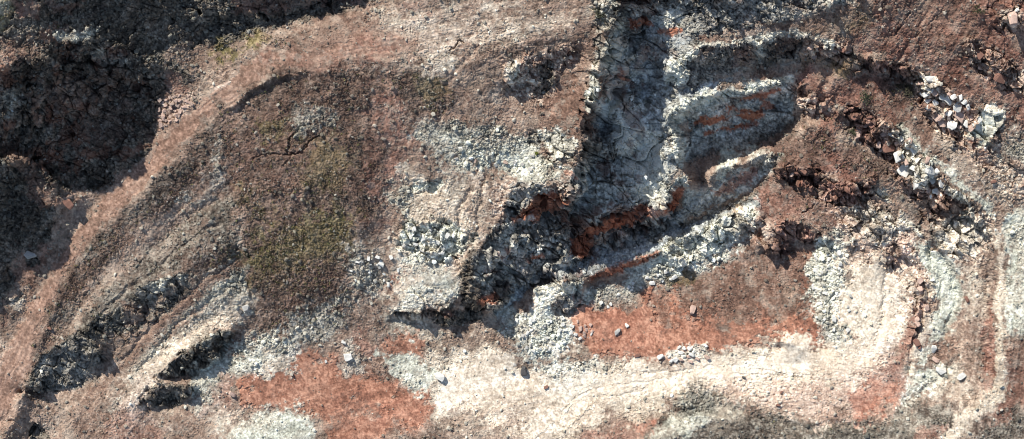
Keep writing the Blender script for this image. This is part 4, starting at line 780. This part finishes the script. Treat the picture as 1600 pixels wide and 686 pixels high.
g = samp(sstep(-.2, .5, COL[..., 1]*1.02-COL[..., 0]*.86+.0)*1.0, u, v)
c = np.array([.14, .10, .075])*rng.uniform(.5, 1.6, (n, 1)); c[rng.uniform(0, 1, n) < .18] = [.15, .15, .055]
tufts('scrub', 'low dry scrub tufts growing over the brown slopes', 'scrub', u, v, rng.uniform(.14, .34, n), c, 5)

# ------------------------------------------------------------------ boulders: individual things
BT = {'white': (.62,.61,.56), 'grey': (.40,.39,.36), 'pink': (.50,.36,.29), 'brown': (.22,.12,.09), 'dark': (.10,.095,.09), 'tan': (.36,.27,.22)}
proto = {}
def rock_mesh(colname, k):
    if (colname, k) in proto: return proto[(colname, k)]
    r = random.Random(k*13+5); bm = bmesh.new()
    for _ in range(15):
        d = Vector((r.gauss(0, 1), r.gauss(0, 1), r.gauss(0, 1))).normalized()
        d = Vector([math.copysign(abs(c)**.55, c) for c in d])*r.uniform(.75, 1.0)
        bm.verts.new((d.x*r.uniform(.95, 1.1), d.y*.82, d.z*.7))
    bmesh.ops.convex_hull(bm, input=bm.verts)
    bmesh.ops.delete(bm, geom=[x for x in bm.verts if not x.link_faces], context='VERTS')
    bmesh.ops.dissolve_limit(bm, angle_limit=math.radians(14), verts=bm.verts, edges=bm.edges)
    bmesh.ops.bevel(bm, geom=list(bm.edges), offset=.03, segments=1, affect='EDGES', profile=.5)
    bmesh.ops.triangulate(bm, faces=bm.faces)
    bmesh.ops.subdivide_edges(bm, edges=[x for x in bm.edges if x.calc_length() > .35], cuts=1)
    for x in bm.verts: x.co += Vector((r.gauss(0, 1), r.gauss(0, 1), r.gauss(0, 1)))*.016
    for x in bm.verts: x.co.z += .45
    me = bpy.data.meshes.new('boulder'); bm.to_mesh(me); bm.free()
    base = np.array(BT[colname], np.float32); n = len(me.vertices)
    c4 = np.ones((n, 4), np.float32); c4[:, :3] = base*np.random.default_rng(k).uniform(.82, 1.15, (n, 1))
    ca = me.color_attributes.new('rock_tone', 'FLOAT_COLOR', 'POINT'); ca.data.foreach_set('color', c4.ravel())
    me.materials.append(M_stone); proto[(colname, k)] = me; return me
brnd = random.Random(3)
def boulder(px_, py_, size_px, colname, label, group=None, cat='boulder'):
    i = int(np.clip(round(py_-Y0), 0, H_-1)); j = int(np.clip(round(px_-X0), 0, W_-1))
    o = link(bpy.data.objects.new('boulder', rock_mesh(colname, brnd.randrange(9))))
    s_ = size_px*.5*.122
    o.location = (float(PX[i, j]), float(PY[i, j]), float(min(PZ[i, j], Hs[i, j]+.4))-.12*s_)
    o.rotation_euler = (brnd.gauss(0, .15), brnd.gauss(0, .15), brnd.uniform(0, 6.28)); o.scale = (s_*brnd.uniform(.9, 1.2), s_*brnd.uniform(.8, 1.05), s_*brnd.uniform(.75, 1.05))
    tag(o, label, cat, group); return o
NB = [
 (687,589,15,'white','lone square white boulder on the edge of the mint patch beside pale track'),
 (543,558,14,'white','white boulder with dark side on red soil below the scrub slope'),
 (537,535,9,'white','pale boulder just above the white boulder on red soil'),
 (509,564,6,'white','small pale stone left of the white boulder on red soil'),
 (363,615,11,'pink','pinkish white boulder on the red patch at lower left'),
 (1082,484,13,'pink','lone pale pink boulder on the brown part of the quarry floor'),
 (966,518,12,'grey','tilted grey boulder lying on the orange part of the quarry floor'),
 (979,509,7,'white','small white stone beside the tilted grey boulder on the orange floor'),
 (1032,558,11,'white','white boulder at the left end of the heap at the floor edge'),
 (1104,557,9,'pink','separate pinkish boulder right of the heap at the floor edge'),
 (1081,532-73+95,10,'white','bright white boulder at the right of the heap at the floor edge'),
 (996,555,8,'brown','flat brown stone on the orange floor near its lower edge'),
 (1502,588,14,'white','flat white slab casting a black shadow below the mint slope'),
 (1470,577,16,'white','pale pointed boulder left of the flat white slab'),
 (1463,562,11,'pink','pinkish boulder on brown soil above the pale pointed boulder'),
 (1459,545,11,'white','cream boulder at the top of the brown soil patch under the mint slope'),
 (1216,634,8,'brown','dark red brown boulder on the lower pale ground'),
 (1162,590,6,'dark','small dark stone on the white track'),
 (1221,613,5,'brown','small brown stone above the dark red brown boulder'),
 (818,579,15,'dark','dark brown boulder at the head of the white track'),
 (853,605,7,'brown','small brown stone on the upper edge of the white track'),
 (48,400,18,'grey','grey boulder with black shadow beside the haul road at left edge'),
 (1270,449,8,'white','white boulder on the right border of the brown floor'),
 (1276,422,9,'white','white boulder at the top of the pale rubble strip'),
 (1284,478,9,'white','largest white boulder in the lower part of the pale rubble strip'),
 (903,503,6,'pink','small pink stone between scree and orange floor'),
 (1040,95,10,'white','white block on the nose of the top bench'),
 (1533,200-95+0,10,'pink','pale pink block above the upper right ledge'),
 (1562,122,16,'brown','large upright brown boulder in the top right ledge'),
 (1528,85,14,'brown','brown boulder below a small hollow on the upper right slope'),
 (1580,28,22,'pink','big smooth pink rock at the top right corner'),
 (1453,207+60,18,'white','big white block in the middle of the longest ledge'),
 (632,385-4,12,'grey','grey block at the left foot of the white outcrop'),
 (596,412,12,'white','largest white stone in the scatter beside the scrub slope'),
 (607,445,8,'white','white stone beside the orange bare spot'),
 (385,480,12,'grey','grey boulder at the corner between scrub slope and dust ramp'),
 (376,487,8,'dark','small dark boulder touching the grey one near the dust ramp'),
 (78,514,8,'brown','brown stone on the second lane at lower left'),
 (1181,310,9,'pink','pink stone on the rim of the brown lobe beside bench shadow'),
 (107,317,16,'brown','upright brown rock at the tip of the left spur'),
 (1553,283,9,'brown','rust red block on the pale right hand slope'),
 (1511,468-0,9,'brown','brown stone on the pale slope right of the mint streak'),
]
for b in NB: boulder(*b)
def heap(pl, n, s0, s1, cols, label, group):
    xs = [p[0] for p in pl]; ys = [p[1] for p in pl]; k = 0; got = []
    for _ in range(n*30):
        x, y = brnd.uniform(min(xs), max(xs)), brnd.uniform(min(ys), max(ys))
        if not inside(pl, np.array([x]), np.array([y]))[0]: continue
        s_ = s0+(s1-s0)*brnd.random()**2
        if any((x-a_)**2+(y-b_)**2 < (.42*(s_+c_))**2 for a_, b_, c_ in got): continue
        got.append((x, y, s_)); c_ = brnd.choice(cols)
        word = {'white': 'white', 'grey': 'grey', 'pink': 'pinkish', 'brown': 'rust brown', 'dark': 'dark', 'tan': 'tan'}[c_]
        boulder(x, y, s_, c_, label % word, group); k += 1
        if k == n: break
heap([(250,152),(302,147),(306,160),(283,184),(258,200),(248,200)], 34, 5, 9, ['pink','tan','pink'], '%s block in the heap beside the haul road', 'boulders heaped beside the haul road')
heap([(1272,380),(1305,375),(1325,410),(1330,470),(1325,540),(1285,520),(1272,440)], 34, 5, 10, ['white','white','grey'], '%s boulder in the pale strip right of the quarry floor', 'boulders in the pale strip right of the floor')
heap([(800,490),(860,480),(900,510),(895,545),(820,550)], 24, 6, 11, ['white','grey','white'], '%s boulder in the fallen heap at the cliff foot', 'boulders fallen at the foot of the main cliff')
heap([(930,478),(1010,425),(1080,415),(1080,432),(1010,452),(950,482)], 18, 5, 9, ['white','white'], '%s boulder at the upper edge of the red quarry floor', 'boulders along the upper edge of the floor')
heap([(1042,552),(1062,542),(1096,545),(1092,566),(1046,564)], 12, 6, 10, ['white','white','pink'], '%s boulder inside the heap on the lower floor edge', 'boulder heap on the lower floor edge')
heap([(548,400),(610,398),(632,420),(610,452),(550,455)], 16, 4, 8, ['white','white','grey'], '%s boulder scattered beside the foot of the scrub slope', 'boulders scattered beside the scrub slope')
heap([(1440,115),(1500,150),(1535,190),(1505,218),(1460,185),(1432,140)], 36, 9, 20, ['white','pink','white'], '%s block wedged in the upper right ledge', 'blocks of the upper right ledge')
heap([(1385,200),(1415,215),(1480,285),(1460,305),(1410,270)], 26, 9, 20, ['white','pink','white'], '%s block wedged in the longest right hand ledge', 'blocks of the longest right ledge')
heap([(888,515),(922,503),(928,524),(905,530)], 11, 5, 9, ['white','pink'], '%s boulder in the small ring left of the orange floor', 'boulders left of the orange floor')
heap([(625,348),(715,352),(725,375),(690,405),(640,392)], 14, 7, 12, ['white','grey'], '%s block on the white outcrop of the middle slope', 'blocks on the white outcrop')
heap([(690,215),(850,240),(860,270),(720,262)], 10, 5, 8, ['white','grey','tan'], '%s boulder in the rubble fan above the red cliff', 'boulders in the rubble fan above the cliff')

heap([(1325,172),(1370,184),(1398,222),(1385,240),(1340,212)], 9, 9, 18, ['brown','pink','brown'], '%s block in the rusty upper end of the longest right hand ledge', 'blocks at the upper end of the longest ledge')
heap([(1426,432),(1462,432),(1450,500),(1436,550),(1418,550)], 9, 6, 12, ['pink','pink','brown'], '%s block on the rib between the pale slope and the mint streak', 'blocks on the rib beside the mint streak')
heap([(1216,268),(1278,266),(1284,286),(1250,293),(1224,286)], 7, 8, 15, ['brown','brown','pink'], '%s block in the short ledge on the lobe beside the benches', 'blocks of the short brown ledge')
heap([(1262,68),(1325,76),(1325,85),(1262,88)], 7, 8, 14, ['pink','tan','brown'], '%s block at the inner end of the top bench', 'blocks at the inner end of the top bench')
# ------------------------------------------------------------------ shrubs: individual things
def wood_mat():
    m = bpy.data.materials.new('dry_wood'); m.use_nodes = True; n = m.node_tree; bs = n.nodes['Principled BSDF']
    no = n.nodes.new('ShaderNodeTexNoise'); no.inputs['Scale'].default_value = 14; cr = n.nodes.new('ShaderNodeValToRGB')
    cr.color_ramp.elements[0].color = (.05, .035, .025, 1); cr.color_ramp.elements[1].color = (.13, .1, .07, 1)
    n.links.new(no.outputs[0], cr.inputs[0]); n.links.new(cr.outputs[0], bs.inputs['Base Color']); bs.inputs['Roughness'].default_value = .9; return m
M_wood = wood_mat()
def shrub(px_, py_, w_, h_, colr, label, group=None, n=420, seed=1):
    r = np.random.default_rng(seed); i, j = int(py_-Y0), int(px_-X0)
    root = link(bpy.data.objects.new('shrub', None)); root.location = (float(PX[i, j]), float(PY[i, j]), float(PZ[i, j])); tag(root, label, 'shrub', group)
    bm = bmesh.new(); R_ = w_*.05
    for k in range(7):
        an = k*.9+r.uniform(0, .5); tip = Vector((math.cos(an)*R_*.7, math.sin(an)*R_*.7, h_*r.uniform(.5, .9)))
        q0 = Vector((math.cos(an)*.05, math.sin(an)*.05, -.1)); sd = Vector((-math.sin(an), math.cos(an), 0))
        up = Vector((math.cos(an), math.sin(an), 0))
        va = [bm.verts.new(q0+sd*.04), bm.verts.new(q0-sd*.04), bm.verts.new(q0+up*.05)]; vb = [bm.verts.new(tip+sd*.012), bm.verts.new(tip-sd*.012), bm.verts.new(tip+up*.015)]
        for a_ in range(3): bm.faces.new((va[a_], va[(a_+1) % 3], vb[(a_+1) % 3], vb[a_]))
    me = bpy.data.meshes.new('stem'); bm.to_mesh(me); bm.free(); me.materials.append(M_wood); st_ = link(bpy.data.objects.new('stem', me)); st_.parent = root
    cl_ = r.normal(0, .45, (14, 3)); cl_ = cl_/np.maximum(1, np.linalg.norm(cl_, axis=1, keepdims=True)); c = cl_[r.integers(0, 14, n)]+r.normal(0, .16, (n, 3))
    c = c*np.array([R_, R_*.8, h_*.5])+np.array([0, 0, h_*.55])
    a1 = r.normal(0, 1, (n, 3)); a1 /= np.linalg.norm(a1, axis=1, keepdims=True); a2 = np.cross(a1, r.normal(0, 1, (n, 3))); a2 /= np.linalg.norm(a2, axis=1, keepdims=True)
    s_ = r.uniform(.06, .15, (n, 1)); q = np.stack([c-a1*s_, c+a2*s_*.5, c+a1*s_, c-a2*s_*.5], 1).reshape(-1, 3)
    cc = np.repeat(np.array(colr)*r.uniform(.6, 1.5, (n, 1)), 4, 0)
    f = link(bpy.data.objects.new('foliage', np_mesh('foliage', q, np.arange(n*4).reshape(-1, 4), cc, M_stone))); f.parent = root
shrub(936,20,36,1.1,(.07,.07,.045),'dark round shrub at the top of the main cliff',n=500,seed=1)
shrub(1412,138,34,.8,(.075,.07,.045),'wide brown shrub on the mound under the upper right ledge',n=500,seed=2)
shrub(1350,152,26,.9,(.05,.065,.035),'dark green shrub in the gully of the right slope',n=320,seed=3)
shrub(1531,16,22,.9,(.05,.06,.03),'dark shrub on the open slope at the top right',n=300,seed=4)
shrub(1335,205,20,.7,(.06,.07,.04),'small shrub above the brown lobe on the right slope',n=240,seed=5)
shrub(838,240,8,.4,(.14,.16,.03),'tiny yellow green shrub in the rubble fan above the cliff',n=110,seed=6)
